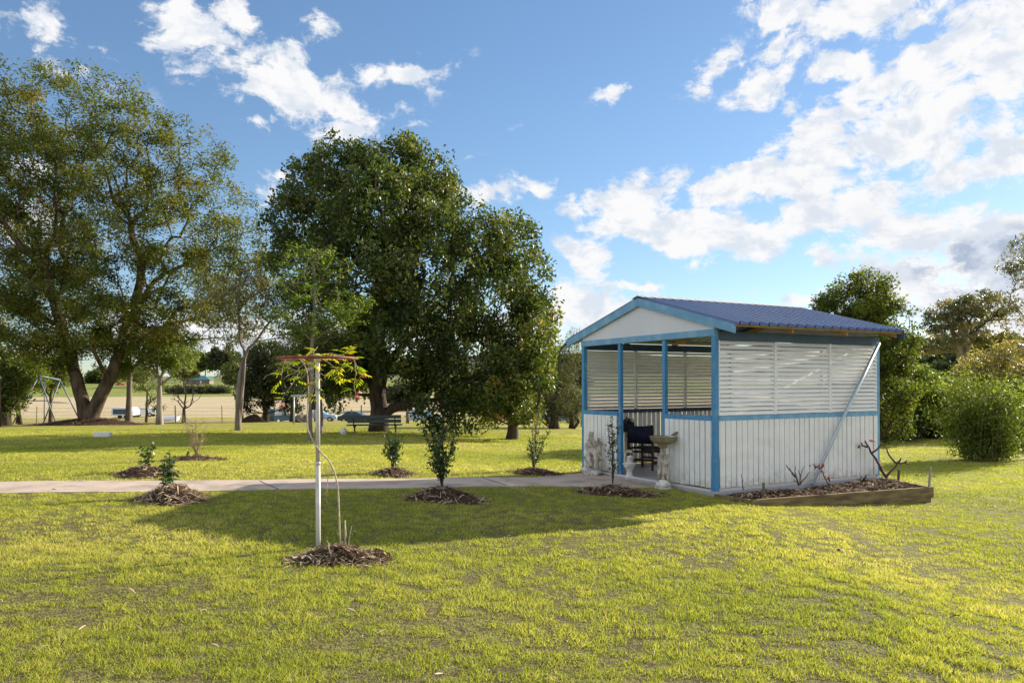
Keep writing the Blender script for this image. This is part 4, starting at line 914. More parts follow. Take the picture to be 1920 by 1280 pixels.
mound('mulch_heap', atD(476, 46), .9, .45, 300, 12, 'grey mulch heap under the low dark citrus tree', ln=.2)
mound('mulch_heap', atD(175, 38), 1.9, .35, 900, 13, 'wide mound of leaf litter around the big leaning trunks', el=1.3, ln=.25)
LM['camellia'] = leafmat('camellia_leaf', [(0, (.015,.035,.008)), (.6, (.04,.085,.015)), (1, (.11,.17,.03))], .22, .22, .6)
LM['yellow'] = leafmat('sunlit_vine_leaf', [(0, (.10,.17,.012)), (.5, (.26,.33,.02)), (1, (.52,.44,.03))], .5, .4, .4)
LM['redleaf'] = leafmat('red_rose_leaf', [(0, (.06,.012,.012)), (1, (.16,.03,.03))], .3, .4, .4)
LM['dry'] = leafmat('dry_leaf', [(0, (.2,.14,.05)), (1, (.38,.30,.12))], .3, .6, .2)
sapling('camellia_bush', 'young leafy bush rising from the straw heap in front of the path at the left', 314, 932, 82, 60, 4, 170, (.075,.042), 'camellia', 201, rise=.06)
sapling('camellia_bush', 'low leafy plant with a raised sprig beyond the path at the left', 274, 884, 46, 58, 4, 90, (.085,.045), 'camellia', 202, rise=.05)
sapling('bare_shrub', 'bare straw coloured twiggy shrub on the left lawn', 370, 860, 82, 62, 14, 90, (.04,.02), 'dry', 203, barkm='twig', taper=False, r0=.008)
sapling('camellia_bush', 'small bush on the mulch heap just left below the bench', 737, 886, 80, 70, 9, 800, (.055,.030), 'camellia', 204, rise=.05)
sapling('camellia_bush', 'dense vase-shaped bush standing in front of the path in the middle', 829, 918, 116, 92, 12, 1300, (.055,.026), 'camellia', 205, rise=.08)
sapling('camellia_bush', 'narrow bush with a tall bare shoot left of the shelter', 1000, 882, 80, 60, 8, 480, (.06,.022), 'camellia', 206, rise=.04, lean=6)
sapling('thin_shrub', 'thin open shrub with tiny leaves in front of the shelter doorway', 1149, 912, 128, 66, 7, 420, (.042,.022), 'camellia', 207, rise=.04, r0=.007)
d = MB().tube([pt(1003,885,at(1000,888).y), pt(1001,835,at(1000,888).y), pt(1010,770,at(1000,888).y)], [.012,.010,.006], 6)
tag(d.build('thin_stake', M['barkg']), 'thin upright stick standing in the bush left of the shelter', 'stake')
Dm = at(366, 861).y; tag(MB().beam(pt(349,866,Dm), pt(354,846,Dm), .05, .04).build('wooden_stake', M['stake']), 'short dark tilted stake in the mulch under the bare twig bush', 'stake')
# rose canes in the bed
def rose(label, lx, ly, base_z, segs, r, leafpts=None, lm='redleaf', flowers=None, nm='rose_bush'):
    o = gw(lx, ly, base_z); root = empty(nm, o, 0, label, 'rose bush', 'pruned roses in the garden bed'); mb = MB(); D = o.y; rng = random.Random(int(lx*100))
    for s in segs:
        p = [pt(x, y, D+dd) - o for x, y, dd in s]
        q = []
        for a in range(len(p)-1):
            q += [p[a], p[a].lerp(p[a+1], .5) + Vector([rng.uniform(-.012, .012) for _ in range(3)])]
        q.append(p[-1]); rr = r*(1 if s is segs[0] else .7)
        mb.tube(q, [rr*(1-.55*i/(len(q)-1)) for i in range(len(q))], 6)
    mb.build('canes', M['rosewood'], root)
    if leafpts:
        C = np.concatenate([np.array(pt(x, y, D)-o) + np.random.default_rng(int(x)).normal(0, .025, (n, 3)) for x, y, n in leafpts]); leaves('leaves', C, .05, .03, LM[lm], root, np.random.default_rng(1))
    if flowers:
        for x, y in flowers: MB().blob(pt(x, y, D)-o, (.05,.03,.018), 3, 6, .3).build('flower', M['pinkr'], root)
rose('gnarled bare rose bush leaning around the right corner post of the shelter', 3.62, -.30, -.03,
 [[(1668,908,0),(1664,896,0),(1655,884,0),(1647,868,0),(1634,849,0),(1630,838,0),(1622,826,0)], [(1663,892,0),(1674,880,.1),(1683,868,.1),(1697,866,.1),(1701,862,.1)], [(1683,868,.1),(1673,860,.1),(1664,845,.1),(1661,838,.1)], [(1634,849,0),(1646,841,0),(1652,832,0)], [(1630,838,0),(1618,835,0),(1614,830,0)], [(1683,868,.1),(1690,858,.1)], [(1655,884,0),(1648,876,0)], [(1697,866,.1),(1706,870,.1)]], .029, [(1613,834,10)], flowers=[(1636,826)])
rose('bushy bare rose with many upright canes left of the leaning pole', 1.42, -.42, -.02,
 [[(1498,910,0),(1494,896,0),(1484,884,0),(1474,871,0)], [(1498,908,0),(1492,888,0),(1492,874,0)], [(1500,908,0),(1502,890,0),(1508,874,0)], [(1500,908,0),(1512,894,0),(1520,884,0)], [(1494,896,0),(1486,890,0),(1480,876,0)], [(1502,892,0),(1497,880,0)], [(1498,906,0),(1488,900,0)]], .014)
rose('rose with small dark red leaves right of the leaning pole foot', 2.0, -.45, -.02,
 [[(1554,908,0),(1549,898,0),(1544,886,0),(1541,874,0)], [(1544,886,0),(1533,874,0),(1527,872,0)], [(1549,898,0),(1556,890,0)]], .009, [(1528,873,14),(1540,875,16),(1543,888,10),(1551,897,14)])
rose('short dark leafy rose stump right of the middle of the bed', 2.75, -.42, -.0,
 [[(1616,908,0),(1620,898,0),(1625,890,0)], [(1618,904,0),(1613,896,0)]], .012, [(1620,898,26),(1612,899,12)], lm='dark')
rose('single thin bare rose cane at the near left of the bed', .30, -.40, -.06,
 [[(1394,918,0),(1392,905,0),(1390,888,0)], [(1392,905,0),(1395,898,0)]], .008)
# ---------------------------------------------------------------- wheel post with vine
WB = at(597, 1027); WD = WB.y
wp = empty('wheel_post', WB, 0, 'white post carrying a rusty red spoked wheel as a flat ring on top', 'plant support')
ztop = pt(597, 672, WD).z - WB.z
MB().tube([(0,0,-.3), (0,0,.62*ztop*.72)], .0225, 14).build('post', M['polew'], wp)
MB().tube([(0,0,.62*ztop*.72), (0,0,ztop+.035)], .0205, 14).build('post', M['polew'], wp)
MB().tube([(0,0,.62*ztop*.72-.015), (0,0,.62*ztop*.72+.015)], .0245, 14).build('pipe_collar', M['polew'], wp)
def ring(R, r, z, n=48, m=8, sx=1, flat=1.0):
    vs = [((R+r*math.cos(2*math.pi*j/m))*math.cos(2*math.pi*i/n), (R+r*math.cos(2*math.pi*j/m))*math.sin(2*math.pi*i/n), z+flat*r*math.sin(2*math.pi*j/m)) for i in range(n) for j in range(m)]
    return MB().add(vs, [(i*m+j, ((i+1)%n)*m+j, ((i+1)%n)*m+(j+1)%m, i*m+(j+1)%m) for i in range(n) for j in range(m)], True)
WR = .362; wz = ztop
ring(WR, .014, wz, flat=1.0).build('wheel_rim', M['rust'], wp)
sp = MB()
for i in range(8): a = i*math.pi/4+.2; sp.tube([(math.cos(a)*.03, math.sin(a)*.03, wz+.01), (math.cos(a)*(WR-.01), math.sin(a)*(WR-.01), wz-.004)], .006, 6)
sp.build('spokes', M['rust'], wp)
MB().lathe((0,0,wz-.03), [(.026,0),(.034,.01),(.034,.05),(.026,.06),(.018,.075)], 14).build('hub', M['polew'], wp)
MB().box((-.055,-.02,pt(592,768,WD).z-WB.z), (-.022,.02,pt(592,742,WD).z-WB.z)).build('meter_box', M['dark'], wp, .004)
vr = np.random.default_rng(77); VB = at(636, 1048)
vb = empty('climbing_vine', (VB.x, VB.y, VB.z), 0, 'climbing vine with yellow green leaves trained up onto the rusty wheel', 'vine')
O = Vector((VB.x, VB.y, VB.z))
def vp(x, y, dd=0): return pt(x, y, WD+dd) - O
mb = MB(); mb.tube([vp(640,1042,-.1), vp(637,1000,-.1), vp(636,960,-.1), vp(634,915,-.08), vp(628,885,-.06), vp(616,862,-.04), vp(600,846,-.03), vp(588,828,-.03), vp(577,805,-.02), vp(576,780,0), vp(579,740,.02), vp(577,700,.05), vp(570,680,.05), vp(562,672,.05)], [.008]*6+[.007]*4+[.006]*4, 7)
mb.tube([vp(625,882,-.06), vp(617,886,-.05), vp(614,905,-.04), vp(612,940,-.04)], [.004]*4, 5)
mb.tube([vp(647,1040,-.12), vp(648,1000,-.12), vp(647,975,-.12)], [.009,.008,.007], 6)
mb.tube([vp(652,1040,-.1), vp(655,1010,-.1), vp(660,985,-.1)], [.004,.003,.002], 5)
mb.tube([vp(577,798,0), vp(568,792,0), vp(558,786,.02)], .003, 5)
VS = [((597,668,0),(620,662,-.1),(645,668,-.15),(662,672,-.2),(672,690,-.2),(676,705,-.2)), ((665,675,-.2),(668,700,-.2),(664,720,-.2),(668,745,-.2)), ((595,680,.1),(592,705,.05),(590,722,0),(586,740,0)), ((535,675,.1),(530,690,.1),(528,712,.1)), ((610,675,.3),(630,690,.2),(640,705,.2)), ((562,672,0),(548,676,0),(530,678,.1)),
 ((580,690,.1),(560,700,.1),(545,725,.1),(530,745,.1)), ((650,672,.1),(640,690,.1),(632,715,.1)), ((590,672,-.1),(588,660,-.1),(596,650,-.1)), ((640,668,-.1),(650,658,-.1),(660,655,-.1))]
LC = []
for s in VS:
    P = [vp(*q) for q in s]; mb.tube(P, [.004*(1-.4*i/len(P)) for i in range(len(P))], 5)
    for i in range(len(P)-1):
        for t in np.linspace(0, 1, 4)[:-1]: LC.append(P[i].lerp(P[i+1], t))
    LC.append(P[-1])
# loose tangle of bare tendrils under the wheel
for k in range(9):
    a = vr.uniform(-.3, .1, 2); q = [Vector((-.12+a[0]*.6, a[1]*.5, ztop-.02)) + (WB-O)]
    for j in range(5): q.append(q[-1] + Vector((vr.normal(0, .05), vr.normal(0, .04), -.035)))
    mb.tube(q, .0018, 4)
mb.build('vine_stem', M['vine'], vb)
def leaflets(name, C, parent, rng, L=.066, W=.018):
    V = []; R = []
    for c in C:
        a = rng.uniform(0, 6.28); dirv = np.array([math.cos(a), math.sin(a)*.8, rng.uniform(-1.1, .35)]); dirv /= np.linalg.norm(dirv); tone = rng.uniform(.15, .9)
        side = np.cross(dirv, [0, 0, 1.]); side /= np.linalg.norm(side)+1e-6; base = np.array(c)
        for k in range(3):
            st = base + dirv*(.02+.030*k)
            for sg in ((-1, 1) if k < 2 else (0, -1, 1)):
                d = dirv*(.6 if sg else 1.) + side*sg*.8 + np.array([0, 0, -.25]); d /= np.linalg.norm(d); l = L*rng.uniform(.7, 1.2); w = np.cross(d, [0, .3, 1.]); w /= np.linalg.norm(w); w *= W*.5
                V += [st, st+d*l*.45+w, st+d*l, st+d*l*.45-w]; R += [min(1, tone+rng.uniform(-.1, .1))]*4
    return mesh_np(name, V, 4, np.arange(len(V)), LM['yellow'], parent, R)
LC2 = [c for i, c in enumerate(LC) if i % 5 != 3]
leaflets('leaves', [Vector(c)+Vector(vr.normal(0, .02, 3)) for c in LC2], vb, vr)
for (x, y, dd) in ((683,703,-.2), (674,733,-.2), (669,742,-.2), (529,757,.05), (578,718,0)):
    c = vp(x, y, dd); f = MB()
    for k in range(7): f.tube([c+Vector(vr.normal(0, .004, 3)), c+Vector((vr.normal(0, .014), vr.normal(0, .014), -.022))], [.004, .008], 5)
    f.build('flower_cluster', M['pinkfl'] if 'pinkfl' in M else M.setdefault('pinkfl', mat('pink_flower', (.62,.05,.10), (.75,.22,.22), 60, .5)), vb)
# ---------------------------------------------------------------- bench
BB = at(702, 812); D = BB.y; k = D/F
bn = empty('park_bench', BB, math.radians(4), 'weathered dark green slatted park bench under the dense tree', 'bench')
L2 = 1.02*(D/28.)**0 * (100*k/2/1.0); L2 = 50*k
h = lambda py: (812-py)*k
for i, (a, b) in enumerate(((778, 784.5), (786, 792.5))): MB().box((-L2, -.02+.03*i, h(b)), (L2, .01+.03*i, h(a))).build('back_slat', M['bench'], bn, .005)
for i in range(4): MB().box((-L2-.05, .06+i*.115, h(798)), (L2+.02, .16+i*.115, h(796))).build('seat_slat', M['bench'], bn, .004)
for x in (-L2+.22, L2-.22):
    MB().beam((x, .28, 0), (x, .28, h(798)), .05, .06, (0,1,0)).build('leg', M['darkwood'], bn)
    MB().beam((x, .1, h(799)-.02), (x, .52, h(799)-.02), .05, .05).beam((x, .05, h(799)), (x, .0, h(779)), .04, .04, (1,0,0)).build('support', M['darkwood'], bn)
c = at(645, 814); tag(MB().blob(c+Vector((0,0,.08)), (.12,.12,.13), 5, 8, .08).build('round_stone', M['stonew']), 'pale round stone on the grass left of the bench', 'stone')
c = atD(567, 46); tag(MB().blob(c+Vector((0,0,.12)), (.62,.45,.38), 8, 9, .2).build('boulder', M['rock']), 'grey brown boulder on the lawn left of the wheel post', 'rock')
c = at(193, 818); tag(MB().box((-.24,-.14,-.02), (.24,.14,.13), Matrix.Translation(c) @ Matrix.Rotation(.2, 4, 'Z')).build('white_box', M['whiteobj'], bevel=.015), 'small white block lying on the shaded grass at the left', 'block')
c = at(1575, 1034); o_ = empty('bottle_cap_toy', c, 0, 'tiny black and white scrap lying on the sunny grass at the right', 'litter')
o_.name = 'litter'; MB().blob((-.012,0,.018), (.018,.016,.016), 1, 6, .1).build('dark_end', M['dark'], o_); MB().blob((.014,-.004,.013), (.018,.015,.012), 2, 6, .1).build('white_end', M['whiteobj'], o_)
c = at(101, 921); c.z = ground(c.x, c.y)+.027; v = [c+Vector(p) for p in ((-.04,0,0),(-.01,.02,.012),(.04,.0,.004),(0,-.02,.01))]
tag(MB().add(v, [(0,1,2,3)]).build('fallen_leaf', M['darkwood']), 'single dark dry leaf lying on the concrete path', 'leaf')
fl = random.Random(8)
for i, (x, y, lab) in enumerate(((1500,968,'pale dry leaf on the grass below the middle of the garden bed'), (1703,962,'pale dry leaf on the grass near the right end of the garden bed'), (390,874,'light patch of dry leaf beyond the path right of the bare shrub'), (1445,925+37,'light dry leaf near the left end of the garden bed'))):
    c = at(x, y); c.z += .02; s = .05; v = [c+Vector(p)*1.0 for p in ((-s,0,0),(-.01,s*.5,.012),(s,.01,.004),(0,-s*.5,.012))]
    tag(MB().add(v, [(0,1,2,3)]).build('fallen_leaf', M['twig']), lab, 'leaf', 'dry leaves on the grass')

# ---------------------------------------------------------------- left: swing frame, stump, post
D = 42; sw = empty('swing_frame', atD(73, 42), 0, 'old blue steel swing frame with crossed legs beside the big tree', 'swing frame'); O = Vector(sw.location)
def sp_(x, y, dd): return pt(x, y, D+dd)-O
for a, b in (((73,705,0),(22,798,-1.)), ((73,705,0),(107,798,-.6)), ((113,713,1.8),(80,797,1.2)), ((113,713,1.8),(146,780,2.6))): MB().tube([sp_(*a), sp_(*b)], .036, 8).build('leg', M['swing'], sw)
MB().tube([sp_(73,704,-.2), sp_(113,712,2.0)], .045, 8).build('top_bar', M['swing'], sw)
MB().tube([sp_(48,751,-.5), sp_(92,751,-.3)], .03, 6).build('cross_brace', M['swing'], sw); MB().tube([sp_(96,754,1.5), sp_(133,755,2.2)], .03, 6).build('cross_brace', M['swing'], sw)
MB().tube([sp_(84,712,1), sp_(83,790,1)], .03, 6).build('hanging_bar', M['swing'], sw)
c = atD(10, 38); st = MB(); kk = c.y/F
st.lathe(c, [(.34,-.1),(.30,.1),(.25,.5),(.24,(796-757)*kk),(.2,(796-755)*kk)], 14, wob=.12); tag(st.build('tree_stump', M['bark']), 'dark upright tree stump at the far left edge', 'stump')
c = atD(0, 34); kk = c.y/F; lp = empty('garden_post', c, 0, 'brown post with a pale cap cut by the left edge of the picture', 'post')
MB().tube([(0,0,-.1), (0,0,(806-716)*kk)], .045, 10).build('post', M['bark'], lp); MB().lathe((0,0,(806-716)*kk), [(.05,0),(.065,.02),(.075,.08),(.05,.11),(.01,.13)], 14).build('cap', M['stakew'], lp)
c = atD(38, 40); tag(MB().tube([c, pt(30,740,c.y+.5), pt(40,690,c.y+.8)], [.12,.09,.06], 8).build('thin_tree', M['bark']), 'thin dark reddish trunk between the stump and the swing frame', 'trunk')

# ---------------------------------------------------------------- wire fence along the back of the lawn
fy = 52
wf = empty('wire_fence', (-12, fy, ground(-12, fy)), 0, 'low wire paddock fence with thin posts along the back of the lawn', 'fence'); O = Vector(wf.location)
xs = [-36+i*3.2 for i in range(16)]; xs = [x for x in xs if x < 6]
pp = MB()
for i, x in enumerate(xs):
    z = ground(x, fy); MB().tube([Vector((x,fy,z-.2))-O, Vector((x+fl.uniform(-.04,.04),fy,z+1.15))-O], .045 if i % 4 == 0 else .028, 6).build('post', M['stake'], wf)
for hgt in (.25, .5, .75, 1.0):
    MB().tube([Vector((x,fy-.03,ground(x,fy)+hgt))-O for x in xs], .006, 4).build('wire', M['wire'], wf)
fy2 = 54.0; xs2 = [2.0+i*3.0 for i in range(9)]
wf = empty('wire_fence', (8, fy2, ground(8, fy2)), 0, 'post and wire fence behind the she-oaks left of the shelter', 'fence'); O = Vector(wf.location)
for x in xs2: z = ground(x, fy2); MB().tube([Vector((x,fy2,z-.2))-O, Vector((x,fy2,z+1.1))-O], .05, 6).build('post', M['stake'], wf)
for hgt in (.3, .6, .9): MB().tube([Vector((x,fy2-.03,ground(x,fy2)+hgt))-O for x in xs2], .006, 4).build('wire', M['wire'], wf)
c = atD(783, 42); g_ = empty('gate_post', c, 0, 'short weathered post pair near the paddock fence right of the bench', 'post'); kk = c.y/F
for x0 in (-.55, .25): MB().tube([(x0,0,-.1), (x0,0,(802-780)*kk)], .1, 8).build('post', M['barkw' if x0 > 0 else 'stake'], g_)

# ---------------------------------------------------------------- vehicles
def car(name, label, cat, px, py, D, L, H, paint, rz, style='wagon', group=None):
    p = pt(px, py, D); p.z = ground(p.x, p.y); r = empty(name, p, rz, label, cat, group); W = 1.75; h = L/2; wr = .33
    if style == 'wagon': prof = [(-h,.35),(-h,.95),(-h+.1,1.05),(-h+.35,H),(h-2.0,H),(h-1.25,1.05),(h-.15,.92),(h,.7),(h,.35)]; win = [(-h+.45,1.08),(-h+.55,H-.12),(h-2.05,H-.12),(h-1.45,1.08)]
    elif style == 'ute': prof = [(-h,.4),(-h,1.0),(-.5,1.0),(-.45,H),(.8,H),(1.35,1.08),(h-.1,.98),(h,.75),(h,.4)]; win = [(-.35,1.12),(-.3,H-.12),(.72,H-.12),(1.15,1.12)]
    else: prof = [(-h,.35),(-h,.85),(-h+.5,.95),(-h+1.1,H),(h-2.0,H),(h-1.1,.95),(h-.15,.82),(h,.6),(h,.35)]; win = [(-h+.75,.98),(-h+1.15,H-.1),(h-2.05,H-.1),(h-1.35,.98)]
    n = len(prof); vs = [(x, s*W/2*(.86 if z > 1.2 else 1), z) for s in (-1, 1) for x, z in prof]
    MB().add(vs, [tuple(range(n)), tuple(range(n, 2*n))[::-1]] + [(i, n+i, n+(i+1)%n, (i+1)%n) for i in range(n)]).build('body', M[paint], r, .05)
    for s in (-1, 1):
        m = len(win); vs = [(x, s*(W/2*(.96 if z < 1.2 else .87)+.02), z) for x, z in win] + [(x, s*(W/2*.8), z) for x, z in win]
        MB().add(vs, [tuple(range(m)) if s > 0 else tuple(range(m))[::-1]] + [(i, (i+1) % m, m+(i+1) % m, m+i) for i in range(m)]).build('window', M['glass'], r)
        for x in (-h+.8, h-.85):
            w_ = MB().tube([(x, s*(W/2-.16), wr), (x, s*(W/2+.02), wr)], wr, 16).build('wheel', M['rubber'], r); MB().tube([(x, s*(W/2), wr), (x, s*(W/2+.03), wr)], wr*.55, 12).build('rim', M['chrome'], w_)
    return r
def van(label, px, py, D, L, H, rz, cat='caravan', winblue=True):
    p = pt(px, py, D); p.z = ground(p.x, p.y); r = empty('caravan', p, rz, label, cat)
    prof = [(-L/2,.45),(-L/2,H-.25),(-L/2+.2,H),(L/2-.35,H),(L/2,H-.5),(L/2,.45)]; n = 6
    vs = [(x, s, z) for s in (-1.05, 1.05) for x, z in prof]; MB().add(vs, [tuple(range(n)), tuple(range(n, 2*n))[::-1]] + [(i, n+i, n+(i+1)%n, (i+1)%n) for i in range(n)]).build('body', M['carwhite'], r, .04)
    MB().box((-L/2+.25, -1.08, H*.38), (L/2-.7, -1.04, H*.85)).build('window', M['wblue'], r, .01)
    for x in (-.4, .5): MB().tube([(x, -1.0, .3), (x, -.8, .3)], .3, 14).build('wheel', M['rubber'], r)
M['wblue'] = mat('blue_window', (.015,.035,.12), None, rough=.15, spec=.7)
van('small white caravan with a dark blue window beyond the grey trunk', 236, 784, 112, 3.2, 1.6, 0)
car('parked_ute', 'white utility parked between the two pale trunks at the left', 'ute', 271, 785, 116, 3.8, 1.4, 'carwhite', .15, 'ute')
# upturned white boat
p = pt(316, 786, 104); p.z = ground(p.x, p.y); bt = empty('small_boat', p, .1, 'low white boat hull lying on the grass right of the white ute', 'boat')
hull = []; ns = 9
for i in range(ns):
    t = i/(ns-1); x = -1.5+3.0*t; w = .65*math.sin(math.pi*min(.15+t*.85, 1))**.6; hh = .5+.3*t
    for a in range(7): th = math.pi*a/6; hull.append((x, math.cos(th)*w, hh*(.25+.75*math.sin(th))))
MB().add(hull, [(i*7+a, (i+1)*7+a, (i+1)*7+a+1, i*7+a+1) for i in range(ns-1) for a in range(6)] + [tuple(range(7))[::-1], tuple((ns-1)*7+a for a in range(7))], True).build('hull', M['carwhite'], bt)
MB().box((-1.2,-.5,.0), (1.2,.5,.12)).build('deck', M['carwhite'], bt, .02)
car('parked_car', 'dark green four wheel drive parked behind the boulder', 'car', 524, 786, 88, 4.2, 1.75, 'cardark', 1.2, 'wagon', 'cars parked beyond the lawn')
car('parked_car', 'silver blue hatchback behind the wheel post', 'car', 604, 786, 98, 3.9, 1.45, 'carlight', .1, 'sedan', 'cars parked beyond the lawn')
car('parked_car', 'dark blue sedan behind the bench and dense tree', 'car', 668, 787, 92, 4.2, 1.45, 'cardark', 0, 'sedan', 'cars parked beyond the lawn')
car('parked_car', 'silver car showing between the bench and the drooping limb', 'car', 800, 784, 92, 4.2, 1.5, 'carlight', .1, 'wagon', 'cars parked beyond the lawn')
car('parked_car', 'red car seen through the leaves of the dense tree', 'car', 940, 784, 98, 4.2, 1.45, 'carred', .2, 'sedan', 'cars parked beyond the lawn')
car('parked_car', 'turquoise car between the orchard tree and the tall she-oak', 'car', 1018, 787, 92, 3.8, 1.5, 'carteal', .9, 'wagon', 'cars parked beyond the lawn')
car('parked_car', 'silver blue wagon half hidden by the tall she-oak', 'car', 1046, 790, 86, 4.3, 1.6, 'carlight', 0, 'wagon', 'cars parked beyond the lawn')
car('parked_car', 'dark low car left of the turquoise car', 'car', 984, 785, 90, 4.2, 1.3, 'cardark', 0, 'sedan', 'cars parked beyond the lawn')
car('parked_car', 'red car on the far road left of the grey trunk', 'car', 226, 714, 400, 4.6, 1.6, 'carred', 0, 'sedan')
# dark hedge line on the paddock
hd = []
for i, (x0, x1, yy, lab) in enumerate(((318, 425, 735, 'brown scrubby hedge line across the far paddock'),)):
    a = pt(x0, yy, 280); b = pt(x1, yy, 280); C = []; r_ = np.random.default_rng(3)
    for _ in range(60): t = r_.random(); c = np.array(a.lerp(b, t)); C.append(c + r_.normal(0, 1, (70, 3))*np.array([1.4, 1.4, .8]) + np.array([0, 0, ground(c[0], c[1])+1.3-c[2]]))
    o = leaves('hedge', np.concatenate(C), .9, .5, LM['sheoak'], None, r_); tag(o, lab, 'hedge')
# ---------------------------------------------------------------- far house
p = pt(376, 716, 420); p.z = ground(p.x, p.y)-.2; hs = empty('house', p, .1, 'low house with a teal green hip roof beyond the paddock', 'house')
MB().box((-6.5,-4,0), (6.0,4,2.6)).build('wall', M['brick'], hs)
e = .7; vs = [(-6.5-e,-4-e,2.5),(6+e,-4-e,2.5),(6+e,4+e,2.5),(-6.5-e,4+e,2.5),(-2.5,0,4.9),(2.2,0,4.9),(-6.5-e,-4-e,2.35),(6+e,-4-e,2.35),(6+e,4+e,2.35),(-6.5-e,4+e,2.35)]
MB().add(vs, [(0,1,5,4),(1,2,5),(2,3,4,5),(3,0,4),(6,9,8,7),(0,6,7,1),(1,7,8,2),(2,8,9,3),(3,9,6,0)]).build('roof', M['tin'], hs)
for x in (-4, -.5, 3.4): w = MB().box((x-.7,-4.05,1.0), (x+.7,-3.98,2.1)).build('window', M['glass'], hs); MB().box((x-.8,-4.06,.9), (x+.8,-4.0,.99)).build('sill', M['white'], w)
MB().box((1.0,-4.05,.0), (1.9,-3.98,2.1)).build('door', M['white'], hs)
# carport / frame behind the citrus tree
cp = empty('garden_arch', Vector((pt(572,790,38).x, 38, ground(pt(572,790,38).x, 38))), 0, 'pale square rail frame behind the wheel post', 'frame')
MB().tube([(-.55,0,0),(-.55,0,1.45)], .035, 8).build('upright', M['galv'], cp); MB().tube([(.15,0,0),(.15,0,1.45)], .035, 8).build('upright', M['galv'], cp); MB().tube([(-.7,0,1.45),(.3,0,1.45)], .045, 8).build('crossbar', M['galv'], cp)

# ---------------------------------------------------------------- ornaments at the shelter
# bird bath
bx = gw(-.20, .96); bx.z = ground(bx.x, bx.y); kb = bx.y/F; bb = empty('bird_bath', bx, 0, 'stone bird bath held up by cherub figures in front of the shelter doorway', 'bird bath')
hb = (914-817)*kb
MB().box((-.105,-.105,-.06), (.105,.105,.035), Matrix.Rotation(.3, 4, 'Z')).lathe((0,0,.034), [(.115,0),(.125,.02),(.118,.05),(.09,.07),(.082,.11)], 18).build('plinth', M['stonew'], bb)
MB().lathe((0,0,hb-.17), [(.035,-.02),(.075,0),(.055,.03),(.10,.05),(.17,.085),(.205,.13),(.212,.165),(.222,.172),(.215,.178),(.19,.16),(.12,.13),(.02,.12)], 26).build('bowl', M['bowl'], bb)
def cherub(parent, o, s, face, m, name='cherub_figure', arms_up=True):
    R = Matrix.Rotation(face, 3, 'Z'); N = []
    def a(x, y, z, r): v = R @ Vector((x, y, z)); N.append((o[0]+v.x*s, o[1]+v.y*s, o[2]+v.z*s, r*s))
    a(0,0,.42,.12); a(0,0,.56,.125); a(0,0,.72,.115); a(0,-.01,.82,.055); a(0,-.03,.92,.10); a(0,-.02,1.0,.10)         # pelvis..head
    a(.07,-.02,.28,.075); a(.08,-.05,.12,.055); a(.09,-.09,.01,.045)
    a(-.07,.0,.28,.075); a(-.075,.02,.12,.055); a(-.08,-.02,.01,.045)
    if arms_up: a(.15,0,.76,.05); a(.21,.0,.90,.042); a(.16,.02,1.08,.036); a(-.15,0,.76,.05); a(-.21,.0,.90,.042); a(-.16,.02,1.08,.036)
    else: a(.15,0,.74,.05); a(.2,-.05,.6,.042); a(.12,-.14,.52,.036); a(-.15,0,.74,.05); a(-.2,-.05,.6,.042); a(-.12,-.14,.5,.036)
    skin(name, N, [(0,1),(1,2),(2,3),(3,4),(4,5),(0,6),(6,7),(7,8),(0,9),(9,10),(10,11),(2,12),(12,13),(13,14),(2,15),(15,16),(16,17)], m, parent)
MB().tube([(0,0,.12), (0,0,hb-.18)], [.055,.045], 12).build('column', M['stone'], bb)
for i in range(3): a = i*2.094-1.2; cherub(bb, (math.cos(a)*.052, math.sin(a)*.052, .135), .40, a+math.pi/2, M['stone'])
# bird on the rim
o = bx + Vector((.185,-.03,hb+.002)); bd = empty('bird', o, 0, 'small dark bird perched with raised tail on the rim of the bird bath', 'bird')
skin('body', [(0,0,.045,.028),(.028,0,.062,.022),(-.028,0,.034,.022),(-.046,0,.030,.017),(-.062,0,.022,.007),(.06,0,.078,.014),(.10,0,.082,.010),(.14,0,.066,.006),(.003,.006,.012,.003),(.004,.008,-.002,.003)], [(0,1),(0,2),(2,3),(3,4),(1,5),(5,6),(6,7),(0,8),(8,9)], M['rock'], bd)
MB().tube([(-.05,0,.013), (-.068,0,.009)], [.003,.0008], 5).build('beak', M['dark'], bd)
# curly-haired bust on a pedestal
kb = at(1178, 893).y/F; bo = gw(.03, 2.13, .032); bu = empty('bust_statue', bo, .25, 'white stone bust of a curly haired child on an urn pedestal by the doorway', 'statue')
H = (893-843)*kb
MB().lathe((0,0,0), [(.085,-.05),(.085,.02),(.06,.04),(.05,.10),(.065,.13),(.095,.17),(.115,.20),(.10,.225),(.05,.24)], 20).build('pedestal', M['stonew'], bu)
skin('bust', [(0,0,.22,.07),(0,0,.27,.045),(0,-.010,.33,.066),(0,-.012,.385,.070),(0,-.082,.345,.012),(.07,0,.225,.035),(-.07,0,.225,.035)], [(0,1),(1,2),(2,3),(2,4),(0,5),(0,6)], M['stonew'], bu)
hr = MB(); hrng = random.Random(4)
for i in range(46):
    a = hrng.uniform(.1, math.pi-.1) if i % 3 else hrng.uniform(0, 6.28); e = hrng.uniform(-.9, 1.4) if i % 3 else hrng.uniform(.75, 1.5); x = .078*math.cos(a)*math.cos(e); y = .075*math.sin(a)*math.cos(e)+.004; z = .375+.075*math.sin(e)-.02*(e < 0)
    hr.blob((x, y, z), hrng.uniform(.015, .026), i, 4, .2)
for s in (-1, 1):
    for i in range(7): hr.blob((s*(.074+.006*math.sin(i)), .012, .36-.022*i), .02, i, 4, .2)
hr.build('curls', M['stone'], bu)
fc = MB()
for s in (-1, 1): fc.blob((s*.026, -.078, .362), (.010,.006,.006), 1, 5, .05)
